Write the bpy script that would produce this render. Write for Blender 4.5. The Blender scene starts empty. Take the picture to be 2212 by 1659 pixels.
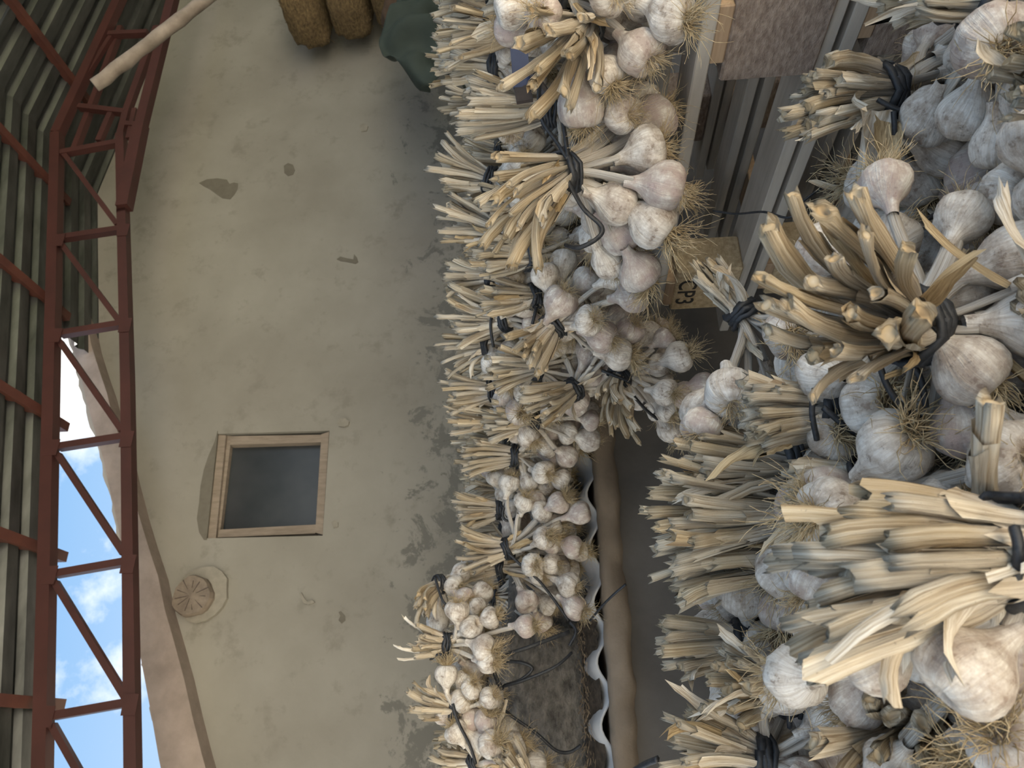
import bpy, math, random
import numpy as np
from mathutils import Vector, Matrix

random.seed(7)
rng = np.random.default_rng(7)
scene = bpy.context.scene
COL = scene.collection

# ------------------------------------------------------------------ camera
F = 1600.0
EYE = 0.90
YAW, PITCH, ROLL = math.radians(26.0), math.radians(3.54), math.radians(2.8)
_fw = Vector((math.sin(YAW) * math.cos(PITCH), math.cos(YAW) * math.cos(PITCH), math.sin(PITCH)))
_r0 = Vector((math.cos(YAW), -math.sin(YAW), 0))
_u0 = _r0.cross(_fw)
RIGHT = (math.cos(ROLL) * _r0 - math.sin(ROLL) * _u0).normalized()
UP = (math.sin(ROLL) * _r0 + math.cos(ROLL) * _u0).normalized()
FWD = _fw.normalized()
CAMPOS = Vector((0, 0, EYE))
cam_data = bpy.data.cameras.new('camera')
cam_data.sensor_fit = 'HORIZONTAL'
cam_data.sensor_width = 36.0
cam_data.lens = 36.0 * F / 2212.0
cam_data.clip_start = 0.02
cam_data.clip_end = 300
cam = bpy.data.objects.new('camera', cam_data)
COL.objects.link(cam)
# the phone was held upright but its picture is stored turned: image-left is up
_m = Matrix((-UP, RIGHT, -FWD)).transposed().to_4x4()
_m.translation = CAMPOS
cam.matrix_world = _m
cam_data.dof.use_dof = True
cam_data.dof.focus_distance = 1.05
cam_data.dof.aperture_fstop = 14.0
scene.camera = cam

# ------------------------------------------------------------------ sky, sun, exposure
scene.view_settings.view_transform = 'Standard'
scene.view_settings.look = 'None'
scene.view_settings.gamma = 1.0
scene.view_settings.use_curve_mapping = False
scene.view_settings.exposure = 0.55

if hasattr(scene, 'cycles'):
    scene.cycles.max_bounces = 6
    scene.cycles.diffuse_bounces = 4
    scene.cycles.glossy_bounces = 2
    scene.cycles.adaptive_threshold = 0.03

world = bpy.data.worlds.new('daylight_sky')
scene.world = world
world.use_nodes = True
wn, wl = world.node_tree.nodes, world.node_tree.links
wn.clear()
w_out = wn.new('ShaderNodeOutputWorld')
w_bg = wn.new('ShaderNodeBackground')
w_tc = wn.new('ShaderNodeTexCoord')
w_sep = wn.new('ShaderNodeSeparateXYZ')
w_ramp = wn.new('ShaderNodeValToRGB')
w_ramp.color_ramp.elements[0].position = 0.0
w_ramp.color_ramp.elements[0].color = (0.82, 0.87, 0.92, 1)
w_ramp.color_ramp.elements[1].position = 0.62
w_ramp.color_ramp.elements[1].color = (0.20, 0.40, 0.68, 1)
w_noise = wn.new('ShaderNodeTexNoise')
w_noise.inputs['Scale'].default_value = 3.2
w_noise.inputs['Detail'].default_value = 8
w_noise.inputs['Roughness'].default_value = 0.6
w_cr = wn.new('ShaderNodeValToRGB')
w_cr.color_ramp.elements[0].position = 0.49
w_cr.color_ramp.elements[0].color = (0, 0, 0, 1)
w_cr.color_ramp.elements[1].position = 0.62
w_cr.color_ramp.elements[1].color = (1, 1, 1, 1)
w_mix = wn.new('ShaderNodeMix')
w_mix.data_type = 'RGBA'
w_mix.inputs['B'].default_value = (1.12, 1.10, 1.06, 1)
wl.new(w_tc.outputs['Generated'], w_sep.inputs[0])
wl.new(w_sep.outputs['Z'], w_ramp.inputs[0])
w_map = wn.new('ShaderNodeMapping')
w_map.inputs['Location'].default_value = (8.22, 0.0, 0.0)
wl.new(w_tc.outputs['Generated'], w_map.inputs['Vector'])
wl.new(w_map.outputs[0], w_noise.inputs['Vector'])
wl.new(w_noise.outputs['Fac'], w_cr.inputs[0])
wl.new(w_cr.outputs[0], w_mix.inputs['Factor'])
wl.new(w_ramp.outputs[0], w_mix.inputs['A'])
wl.new(w_mix.outputs['Result'], w_bg.inputs['Color'])
w_bg.inputs['Strength'].default_value = 0.95
wl.new(w_bg.outputs[0], w_out.inputs['Surface'])

sun_d = bpy.data.lights.new('sun', 'SUN')
sun_d.energy = 27.0
sun_d.angle = math.radians(0.6)
sun_d.color = (1.0, 0.92, 0.81)
sun = bpy.data.objects.new('sun', sun_d)
COL.objects.link(sun)
# high sun on the far (right-hand, rear) side: the roof keeps it off the garlic
sun.rotation_euler = Vector((-0.22, -0.40, -1.0)).to_track_quat('-Z', 'Y').to_euler()

# ------------------------------------------------------------------ helpers
def ray(x, y):
    """Direction (depth 1 along the lens axis) through a pixel of the 2212x1659 photograph."""
    return FWD - UP * ((x - 1106.0) / F) + RIGHT * ((829.5 - y) / F)

def P(x, y, d):
    return CAMPOS + ray(x, y) * d

def PY(x, y, Y):
    r = ray(x, y)
    return CAMPOS + r * (Y / r.y)

def PZ(x, y, Z):
    r = ray(x, y)
    return CAMPOS + r * ((Z - EYE) / r.z)

def link(o, parent=None):
    COL.objects.link(o)
    if parent is not None:
        o.parent = parent
        o.matrix_parent_inverse = Matrix.Identity(4)
    return o

def tag(o, label=None, cat=None, group=None, kind=None):
    if label: o['label'] = label
    if cat: o['category'] = cat
    if group: o['group'] = group
    if kind: o['kind'] = kind
    return o

def empty(name, loc=(0, 0, 0)):
    o = bpy.data.objects.new(name, None)
    o.location = loc
    o.empty_display_size = 0.05
    return link(o)

def mesh_from(name, verts, faces, uvs=None, smooth=False):
    me = bpy.data.meshes.new(name)
    me.from_pydata([tuple(v) for v in verts], [], faces)
    if smooth:
        me.polygons.foreach_set('use_smooth', [True] * len(me.polygons))
    if uvs is not None:
        uvl = me.uv_layers.new(name='UVMap')
        idx = np.empty(len(me.loops), dtype=np.int32)
        me.loops.foreach_get('vertex_index', idx)
        arr = np.asarray(uvs, dtype=np.float32)[idx]
        uvl.data.foreach_set('uv', arr.ravel())
    me.update()
    return me

def obj(name, me, mat=None, parent=None, loc=None):
    """Mesh vertices are in world coordinates unless loc / parent offsets are handled by the caller."""
    o = bpy.data.objects.new(name, me)
    if mat is not None and not me.materials:
        me.materials.append(mat)
    if loc is not None:
        o.location = loc
    return link(o, parent)

class MB:
    """Collects shapes in world coordinates; build() links them as one mesh, local to its parent."""
    def __init__(self):
        self.v, self.f, self.uv = [], [], []
    def add(self, verts, faces, uvs=None):
        k = len(self.v)
        self.v += [Vector(p) for p in verts]
        self.f += [tuple(i + k for i in q) for q in faces]
        self.uv += list(uvs) if uvs is not None else [(0.0, 0.0)] * len(verts)
        return self
    def box(self, lo, hi):
        x0, y0, z0 = lo; x1, y1, z1 = hi
        return self.add([(x0,y0,z0),(x1,y0,z0),(x1,y1,z0),(x0,y1,z0),(x0,y0,z1),(x1,y0,z1),(x1,y1,z1),(x0,y1,z1)],
                        [(0,3,2,1),(4,5,6,7),(0,1,5,4),(1,2,6,5),(2,3,7,6),(3,0,4,7)])
    def bar(self, a, b, w, h, up=(0, 0, 1)):
        a, b = Vector(a), Vector(b)
        t = (b - a).normalized()
        s = t.cross(Vector(up))
        if s.length < 1e-4: s = t.cross(Vector((1, 0, 0)))
        s.normalize()
        n = s.cross(t).normalized()
        vs = []
        for p in (a, b):
            for i, j in ((-1,-1),(1,-1),(1,1),(-1,1)):
                vs.append(p + s * (w / 2 * i) + n * (h / 2 * j))
        return self.add(vs, [(3,2,1,0),(4,5,6,7),(0,1,5,4),(1,2,6,5),(2,3,7,6),(3,0,4,7)])
    def prism(self, pts, off):
        """Polygon pts (world) extruded by off."""
        n = len(pts)
        off = Vector(off)
        vs = [Vector(p) for p in pts] + [Vector(p) + off for p in pts]
        fs = [tuple(range(n)), tuple(range(2 * n - 1, n - 1, -1))]
        fs += [(i, i + n, (i + 1) % n + n, (i + 1) % n) for i in range(n)]
        return self.add(vs, fs)
    def tube(self, pts, r, sides=6, cap=True, flat=1.0, rs=None):
        pts = [Vector(p) for p in pts]
        n = len(pts)
        vs, uv, fs = [], [], []
        t0 = (pts[1] - pts[0]).normalized()
        s = t0.cross(Vector((0.13, 0.37, 0.92)))
        if s.length < 1e-3: s = t0.cross(Vector((1, 0, 0)))
        s.normalize()
        for i in range(n):
            t = (pts[min(i + 1, n - 1)] - pts[max(i - 1, 0)]).normalized()
            s = (s - t * s.dot(t)).normalized()
            b = t.cross(s)
            ri = rs[i] if rs else r
            for k in range(sides):
                a = 2 * math.pi * k / sides
                vs.append(pts[i] + s * (math.cos(a) * ri) + b * (math.sin(a) * ri * flat))
                uv.append((k / sides, i / (n - 1)))
        for i in range(n - 1):
            for k in range(sides):
                k2 = (k + 1) % sides
                fs.append((i * sides + k, i * sides + k2, (i + 1) * sides + k2, (i + 1) * sides + k))
        if cap:
            fs.append(tuple(range(sides - 1, -1, -1)))
            fs.append(tuple((n - 1) * sides + k for k in range(sides)))
        return self.add(vs, fs, uv)
    def build(self, name, mat, parent=None, smooth=False, origin=None):
        o_w = Vector(origin) if origin is not None else Vector((0, 0, 0))
        if parent is not None and origin is None:
            p = parent
            while p is not None:
                o_w = o_w + p.location
                p = p.parent
        me = mesh_from(name, [v - o_w for v in self.v], self.f, self.uv, smooth)
        o = obj(name, me, mat, parent)
        if parent is None and origin is not None:
            o.location = o_w
        return o

def bevel(o, w, seg=2):
    m = o.modifiers.new('edge', 'BEVEL')
    m.width = w; m.segments = seg; m.limit_method = 'ANGLE'
    return o

# ------------------------------------------------------------------ materials
class NT:
    def __init__(self, name):
        self.m = bpy.data.materials.new(name)
        self.m.use_nodes = True
        self.n, self.l = self.m.node_tree.nodes, self.m.node_tree.links
        self.n.clear()
        self.out = self.n.new('ShaderNodeOutputMaterial')
        self.b = self.n.new('ShaderNodeBsdfPrincipled')
        self.l.new(self.b.outputs[0], self.out.inputs['Surface'])
        self.tc = self.n.new('ShaderNodeTexCoord')
    def set(self, **k):
        for a, v in k.items():
            self.b.inputs[a.replace('_', ' ')].default_value = v
        return self
    def mapv(self, src, scale):
        mp = self.n.new('ShaderNodeMapping')
        mp.inputs['Scale'].default_value = scale
        self.l.new(self.tc.outputs[src], mp.inputs['Vector'])
        return mp.outputs[0]
    def noise(self, vec, scale, detail=5, rough=0.55, dist=0.0):
        t = self.n.new('ShaderNodeTexNoise')
        t.inputs['Scale'].default_value = scale
        t.inputs['Detail'].default_value = detail
        t.inputs['Roughness'].default_value = rough
        t.inputs['Distortion'].default_value = dist
        self.l.new(vec, t.inputs['Vector'])
        return t.outputs['Fac']
    def ramp(self, fac, stops):
        r = self.n.new('ShaderNodeValToRGB')
        e = r.color_ramp.elements
        while len(e) < len(stops): e.new(0.5)
        for i, (p, c) in enumerate(stops):
            e[i].position = p
            e[i].color = (c, c, c, 1) if not hasattr(c, '__len__') else (*c[:3], 1)
        self.l.new(fac, r.inputs[0])
        return r.outputs[0]
    def mix(self, fac, a, b, mode='MIX'):
        m = self.n.new('ShaderNodeMix')
        m.data_type = 'RGBA'; m.blend_type = mode
        for key, val in (('Factor', fac), ('A', a), ('B', b)):
            s = m.inputs[key] if key == 'Factor' else [i for i in m.inputs if i.name == key and i.type == 'RGBA'][0]
            if hasattr(val, 'is_linked') or hasattr(val, 'links'):
                self.l.new(val, s)
            elif key == 'Factor': s.default_value = val
            else: s.default_value = (*val[:3], 1)
        return [o for o in m.outputs if o.type == 'RGBA'][0]
    def math(self, op, a, b=0.0):
        m = self.n.new('ShaderNodeMath')
        m.operation = op
        for i, v in enumerate((a, b)):
            if hasattr(v, 'links'): self.l.new(v, m.inputs[i])
            else: m.inputs[i].default_value = v
        return m.outputs[0]
    def color(self, c):
        if hasattr(c, 'links'): self.l.new(c, self.b.inputs['Base Color'])
        else: self.b.inputs['Base Color'].default_value = (*c, 1)
        return self
    def bump(self, h, strength=0.3, dist=0.01):
        b = self.n.new('ShaderNodeBump')
        b.inputs['Strength'].default_value = strength
        b.inputs['Distance'].default_value = dist
        self.l.new(h, b.inputs['Height'])
        self.l.new(b.outputs[0], self.b.inputs['Normal'])
        return self
    def rnd(self):
        oi = self.n.new('ShaderNodeObjectInfo')
        return oi.outputs['Random']

M = {}
def simple(name, c1, c2, scale, rough=0.8, bump=0.2, bdist=0.004, stretch=(1, 1, 1), src='Object', **k):
    t = NT(name)
    v = t.mapv(src, stretch)
    n = t.noise(v, scale, 8, 0.62)
    t.color(t.ramp(n, [(0.3, c1), (0.7, c2)]))
    t.set(Roughness=rough, **k)
    if bump: t.bump(n, bump, bdist)
    M[name] = t.m
    return t

# plaster of the gable wall: cream limewash, flaked to grey render low down
t = NT('plaster')
v = t.mapv('Object', (1, 1, 1))
n1 = t.noise(v, 0.9, 6, 0.6)
n2 = t.noise(v, 5.0, 10, 0.68)
n3 = t.noise(v, 22.0, 6, 0.6)
base = t.ramp(n1, [(0.3, (0.185, 0.176, 0.155)), (0.7, (0.25, 0.242, 0.221))])
base = t.mix(t.ramp(n2, [(0.55, 0.0), (0.68, 0.6)]), base, (0.15, 0.14, 0.12))
sep = t.n.new('ShaderNodeSeparateXYZ'); t.l.new(t.tc.outputs['Object'], sep.inputs[0])
low = t.math('MULTIPLY', t.math('SUBTRACT', 2.6, sep.outputs['Z']), 0.29)
n4 = t.noise(v, 3.4, 12, 0.72, 0.4)
flake = t.ramp(t.math('ADD', n4, low), [(0.70, 0.0), (0.74, 1.0)])
n5 = t.noise(v, 8.0, 8, 0.7)
speck = t.ramp(t.math('ADD', n5, t.math('MULTIPLY', low, 0.35)), [(0.675, 0.0), (0.71, 0.7)])
base = t.mix(flake, base, (0.13, 0.127, 0.116))
base = t.mix(speck, base, (0.105, 0.099, 0.086))
t.color(base).set(Roughness=0.93)
t.bump(t.math('SUBTRACT', t.math('ADD', n3, t.math('MULTIPLY', n1, 2.0)), flake), 0.25, 0.008)
M['plaster'] = t.m

simple('plaster_scar', (0.105, 0.096, 0.08), (0.13, 0.12, 0.10), 14, 0.95, 0.3, 0.004)
simple('plaster_lump', (0.19, 0.178, 0.155), (0.25, 0.235, 0.205), 18, 0.95, 0.4, 0.004)
simple('mud_beam', (0.19, 0.155, 0.135), (0.29, 0.24, 0.215), 5, 0.95, 0.6, 0.02, (1, 1, 1))
t = simple('red_steel', (0.034, 0.0105, 0.010), (0.052, 0.016, 0.0145), 4, 0.55, 0.05)
t = simple('rusty_steel', (0.05, 0.015, 0.0125), (0.09, 0.03, 0.02), 5, 0.6, 0.05)
t = simple('galvanised', (0.024, 0.027, 0.027), (0.095, 0.10, 0.10), 2.2, 0.42, 0.05, 0.004, (0.7, 3, 3), Metallic=0.55)
simple('window_wood', (0.155, 0.125, 0.10), (0.245, 0.205, 0.17), 6, 0.85, 0.25, 0.003, (6, 6, 1))
t = NT('window_glass'); t.set(Roughness=0.25, Metallic=0.0)
v = t.mapv('Object', (1, 1, 1)); n = t.noise(v, 1.4, 4)
t.color(t.ramp(n, [(0.3, (0.018, 0.022, 0.026)), (0.7, (0.045, 0.05, 0.055))])); M['window_glass'] = t.m
simple('log_end', (0.10, 0.08, 0.066), (0.20, 0.165, 0.135), 9, 0.9, 0.6, 0.01)
simple('pole_wood', (0.10, 0.08, 0.063), (0.21, 0.175, 0.145), 10, 0.85, 0.5, 0.006)
simple('straw', (0.055, 0.036, 0.016), (0.20, 0.14, 0.066), 26, 0.95, 1.0, 0.02, (1, 1, 2))
simple('burlap', (0.045, 0.027, 0.018), (0.085, 0.052, 0.032), 12, 0.95, 0.6, 0.01)
simple('green_cloth', (0.016, 0.026, 0.021), (0.034, 0.047, 0.038), 4, 0.85, 0.2, 0.01)
simple('concrete', (0.175, 0.135, 0.095), (0.29, 0.23, 0.17), 6, 0.95, 0.7, 0.012)
simple('dark_render', (0.075, 0.066, 0.056), (0.135, 0.12, 0.103), 3.5, 0.95, 0.4, 0.008)
simple('grass_ground', (0.06, 0.075, 0.03), (0.13, 0.13, 0.065), 2, 0.95, 0.4, 0.02)
simple('bounce_concrete', (0.52, 0.47, 0.39), (0.66, 0.61, 0.52), 2, 0.9, 0.2, 0.01)  # pale tone for the added slabs that reflect sun into the barn
simple('floor_earth', (0.12, 0.10, 0.08), (0.2, 0.17, 0.135), 3, 0.95, 0.4, 0.02)
simple('stone', (0.07, 0.064, 0.056), (0.30, 0.275, 0.24), 26, 0.92, 1.0, 0.03, (1, 1, 1.8))
simple('sheet_white', (0.40, 0.40, 0.40), (0.62, 0.62, 0.62), 7, 0.6, 0.1, 0.004)
simple('dirt', (0.05, 0.037, 0.025), (0.155, 0.115, 0.08), 38, 0.98, 1.0, 0.02)
simple('debris', (0.16, 0.11, 0.065), (0.36, 0.27, 0.17), 30, 0.95, 0.3, 0.003)
t = simple('twine', (0.010, 0.011, 0.013), (0.034, 0.036, 0.040), 160, 0.45, 0.6, 0.002)
simple('blue_paint', (0.020, 0.035, 0.085), (0.045, 0.070, 0.16), 9, 0.5, 0.1, 0.002)
simple('dark_iron', (0.030, 0.022, 0.020), (0.075, 0.055, 0.045), 18, 0.6, 0.3, 0.002)
simple('grey_iron', (0.12, 0.15, 0.15), (0.21, 0.24, 0.23), 10, 0.55, 0.1, 0.002)
simple('chipboard', (0.20, 0.145, 0.11), (0.46, 0.365, 0.29), 95, 0.95, 1.0, 0.006, (1, 0.6, 1.6))
simple('chipboard_pale', (0.34, 0.25, 0.14), (0.58, 0.46, 0.29), 120, 0.95, 0.5, 0.003)
simple('stencil_ink', (0.018, 0.015, 0.013), (0.05, 0.042, 0.035), 60, 0.9, 0.0)
# pallet boards: grain runs along the board (object Y)
t = NT('pallet_wood')
v = t.mapv('Object', (14, 1.0, 14)); n = t.noise(v, 3.0, 8, 0.6, 0.6)
v2 = t.mapv('Object', (1, 1, 1)); n2 = t.noise(v2, 5.0, 5)
c = t.ramp(n, [(0.25, (0.37, 0.335, 0.285)), (0.75, (0.60, 0.56, 0.49))])
c = t.mix(t.ramp(n2, [(0.45, 0.0), (0.7, 0.55)]), c, (0.30, 0.27, 0.23))
t.color(c).set(Roughness=0.85); t.bump(n, 0.25, 0.003); M['pallet_wood'] = t.m
simple('raw_wood', (0.32, 0.215, 0.125), (0.52, 0.38, 0.25), 5, 0.8, 0.2, 0.003, (18, 1, 18))

# garlic skin: papery white, fibrous meridian streaks, earth stains
t = NT('garlic_skin')
rndv = t.rnd()
uvs = t.mapv('UV', (26, 1.6, 1))
fib = t.noise(uvs, 1.0, 6, 0.65, 0.3)
off = t.n.new('ShaderNodeVectorMath'); off.operation = 'ADD'
comb = t.n.new('ShaderNodeCombineXYZ')
t.l.new(t.math('MULTIPLY', rndv, 37.0), comb.inputs[0]); t.l.new(t.math('MULTIPLY', rndv, 11.0), comb.inputs[2])
t.l.new(t.tc.outputs['Object'], off.inputs[0]); t.l.new(comb.outputs[0], off.inputs[1])
st = t.noise(off.outputs[0], 1.3, 8, 0.70)
st2 = t.noise(off.outputs[0], 4.5, 5, 0.65)
c = t.ramp(fib, [(0.36, (0.60, 0.53, 0.44)), (0.62, (0.87, 0.825, 0.745))])
dirtm = t.ramp(t.math('ADD', st, t.math('MULTIPLY', rndv, 0.12)), [(0.47, 0.0), (0.66, 0.85)])
c = t.mix(dirtm, c, (0.37, 0.295, 0.225))
c = t.mix(t.ramp(t.math('MULTIPLY', st2, st), [(0.31, 0.0), (0.36, 0.65)]), c, (0.22, 0.155, 0.11))
sepu = t.n.new('ShaderNodeSeparateXYZ'); t.l.new(t.tc.outputs['UV'], sepu.inputs[0])
plate = t.ramp(sepu.outputs['Y'], [(0.0, 1.0), (0.16, 0.0)])
c = t.mix(plate, c, (0.33, 0.25, 0.17))
pink = t.math('MULTIPLY', t.ramp(rndv, [(0.60, 0.0), (0.95, 0.45)]), t.ramp(st, [(0.40, 0.0), (0.6, 1.0)]))
c = t.mix(pink, c, (0.60, 0.45, 0.44))
t.color(c).set(Roughness=0.55)
t.b.inputs['Subsurface Weight'].default_value = 0.0
t.bump(t.math('ADD', fib, t.math('MULTIPLY', st2, 0.6)), 0.35, 0.05)
M['garlic_skin'] = t.m

# dried stalk: white papery neck, straw coloured and speckled towards the cut end
t = NT('dry_stalk')
rndv = t.rnd()
uvs = t.mapv('UV', (15, 1.6, 1))
off = t.n.new('ShaderNodeVectorMath'); off.operation = 'ADD'
comb = t.n.new('ShaderNodeCombineXYZ'); t.l.new(t.math('MULTIPLY', rndv, 91.0), comb.inputs[0]); t.l.new(t.math('MULTIPLY', rndv, 17.0), comb.inputs[1])
t.l.new(uvs, off.inputs[0]); t.l.new(comb.outputs[0], off.inputs[1])
fib = t.noise(off.outputs[0], 1.0, 7, 0.68, 0.4)
uv2 = t.mapv('UV', (4, 26, 1))
off2 = t.n.new('ShaderNodeVectorMath'); off2.operation = 'ADD'
t.l.new(uv2, off2.inputs[0]); t.l.new(comb.outputs[0], off2.inputs[1])
spk = t.noise(off2.outputs[0], 3.2, 3, 0.5)
blot = t.noise(off.outputs[0], 0.32, 3, 0.5)
sepu = t.n.new('ShaderNodeSeparateXYZ'); t.l.new(t.tc.outputs['UV'], sepu.inputs[0])
white = t.ramp(fib, [(0.36, (0.40, 0.32, 0.235)), (0.50, (0.70, 0.63, 0.53)), (0.63, (0.84, 0.80, 0.73))])
strawA = t.ramp(fib, [(0.35, (0.25, 0.165, 0.085)), (0.50, (0.52, 0.40, 0.24)), (0.64, (0.72, 0.615, 0.44))])
strawB = t.ramp(fib, [(0.35, (0.33, 0.235, 0.14)), (0.50, (0.64, 0.54, 0.39)), (0.64, (0.82, 0.75, 0.62))])
straw = t.mix(t.ramp(rndv, [(0.15, 0.0), (0.62, 1.0)]), strawA, strawB)
straw = t.mix(t.ramp(blot, [(0.55, 0.0), (0.75, 0.55)]), straw, (0.36, 0.255, 0.14))
straw = t.mix(t.ramp(spk, [(0.66, 0.0), (0.72, 0.45)]), straw, (0.18, 0.12, 0.07))
hgt = t.math('ADD', sepu.outputs['Y'], t.math('MULTIPLY', t.math('SUBTRACT', rndv, 0.5), 0.25))
c = t.mix(t.ramp(hgt, [(0.40, 0.0), (0.66, 1.0)]), white, straw)
pith = t.ramp(sepu.outputs['Y'], [(0.985, 0.0), (1.0, 0.8)])
c = t.mix(pith, c, (0.40, 0.285, 0.15))
t.color(c).set(Roughness=0.7)
t.bump(t.math('SUBTRACT', fib, t.math('MULTIPLY', blot, 0.5)), 0.9, 0.004)
M['dry_stalk'] = t.m

t = NT('dry_leaf')
rndv = t.rnd()
uvs = t.mapv('UV', (9, 1.2, 1)); fib = t.noise(uvs, 1.5, 6, 0.65, 0.3)
a = t.ramp(fib, [(0.36, (0.40, 0.31, 0.20)), (0.62, (0.80, 0.74, 0.63))])
b = t.ramp(fib, [(0.36, (0.23, 0.145, 0.06)), (0.62, (0.58, 0.44, 0.25))])
c = t.mix(t.ramp(rndv, [(0.45, 0.0), (0.8, 1.0)]), a, b)
t.color(c).set(Roughness=0.7); t.bump(fib, 0.5, 0.002); M['dry_leaf'] = t.m

t = NT('roots')
v = t.mapv('Object', (1, 1, 1)); n = t.noise(v, 3, 3)
t.color(t.ramp(n, [(0.35, (0.34, 0.245, 0.125)), (0.65, (0.66, 0.53, 0.33))])).set(Roughness=0.85); M['roots'] = t.m

# ==================================================================== STRUCTURE
WALL_Y, TRUSS_Y = 5.5, 4.7
LEDGE_Y, LEDGE_Z = 2.0, EYE - 0.09

# ground outside, unseen pale slabs added to bounce sunlight in, earth floor under roof
mb = MB(); mb.box((-60, -60, -0.3), (60, 60, -0.02))
tag(mb.build('ground', M['grass_ground']), kind='structure')
mb = MB(); mb.box((-7.0, -14.0, -0.02), (7.0, -0.2, -0.012))
mb.box((-11.0, -0.2, -0.02), (-3.0, 4.6, -0.012))
tag(mb.build('bounce_pavement', M['bounce_concrete']), kind='structure')
mb = MB(); mb.box((-2.6, -0.2, -0.02), (9.0, 5.5, 0.0))
tag(mb.build('floor', M['floor_earth']), kind='structure')

# gable wall: jagged top edge that falls to the left
top_px = [(420, 2050), (352, 1659), (322, 1530), (314, 1460), (300, 1400), (292, 1330), (276, 1262), (262, 1205), (246, 1120),
          (226, 1040), (214, 975), (186, 890), (170, 820), (150, 745), (112, 600), (70, 430), (30, 250), (0, 90)]
pts = [PY(x, y, WALL_Y) for x, y in top_px]
topline = []
for a, b in zip(pts[:-1], pts[1:]):
    k = 5
    for i in range(k):
        p = a.lerp(b, i / k)
        if i: p.z += random.uniform(-0.02, 0.02)
        topline.append(p)
topline.append(pts[-1])
xr = topline[-1].x
# window opening is left as a recess: wall built as one slab, the window unit is set proud into it
poly = [Vector((topline[0].x - 1.5, WALL_Y, topline[0].z - 0.6))] + topline + [Vector((9.2, WALL_Y, topline[-1].z + 0.1)), Vector((9.2, WALL_Y, 0)), Vector((topline[0].x - 1.5, WALL_Y, 0))]
WIN = [PY(470, 937, WALL_Y), PY(712, 930, WALL_Y), PY(697, 1157, WALL_Y), PY(441, 1163, WALL_Y)]   # up-right, low-right, low-left, up-left
import bmesh
def poly_slab(outer, hole, depth):
    bm = bmesh.new()
    ov = [bm.verts.new(p) for p in outer]
    hv = [bm.verts.new(p) for p in hole]
    es = [bm.edges.new((ov[i], ov[(i + 1) % len(ov)])) for i in range(len(ov))]
    es += [bm.edges.new((hv[i], hv[(i + 1) % len(hv)])) for i in range(len(hv))]
    bmesh.ops.triangle_fill(bm, use_beauty=True, use_dissolve=False, edges=es)
    r = bmesh.ops.extrude_face_region(bm, geom=list(bm.faces))
    for g in r['geom']:
        if isinstance(g, bmesh.types.BMVert): g.co.y += depth
    bmesh.ops.recalc_face_normals(bm, faces=bm.faces)
    me = bpy.data.meshes.new('wall_back'); bm.to_mesh(me); bm.free()
    return me
wall = tag(obj('wall_back', poly_slab(poly, WIN, 0.35), M['plaster']), kind='structure')

# chipped-plaster scars: thin irregular patches of the coarser render coat
def scar(px, name, mat, y_out=0.004):
    mb = MB(); mb.prism([PY(x, y, WALL_Y - y_out) for x, y in px], (0, 0.02, 0))
    return mb.build(name, M[mat], wall)
scar([(430,395),(447,387),(470,385),(490,388),(496,397),(505,394),(514,396),(513,408),(506,420),(497,430),(480,428),(466,418),(452,408),(440,402)], 'plaster_scar', 'plaster_scar')
scar([(613,358),(622,352),(633,356),(637,367),(633,377),(622,380),(614,373)], 'plaster_scar', 'plaster_scar')
scar([(727,560),(735,554),(750,558),(763,560),(765,549),(771,556),(774,566),(768,570),(750,566),(736,564)], 'plaster_scar', 'plaster_scar')
scar([(727,912),(734,904),(746,903),(754,910),(752,918),(742,922),(732,920)], 'plaster_lump', 'plaster_lump', 0.02)
scar([(646,1282),(651,1280),(656,1290),(663,1299),(675,1296),(680,1301),(666,1306),(656,1303)], 'plaster_lump', 'plaster_lump', 0.015)
scar([(731,1340),(735,1330),(731,1322),(736,1320),(745,1330),(746,1340),(738,1347)], 'plaster_scar', 'plaster_scar')
scar([(776,270),(786,266),(795,272),(792,282),(780,284)], 'plaster_lump', 'plaster_lump', 0.012)
scar([(715,1128),(722,1124),(730,1128),(730,1138),(720,1140)], 'plaster_lump', 'plaster_lump', 0.012)
# broken plaster edge along the top of the window
scar([(470,930),(463,955),(450,985),(440,1015),(433,1050),(430,1085),(425,1120),(430,1150),(440,1166),(446,1166),(470,937)], 'plaster_scar', 'plaster_scar', 0.006)
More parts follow.
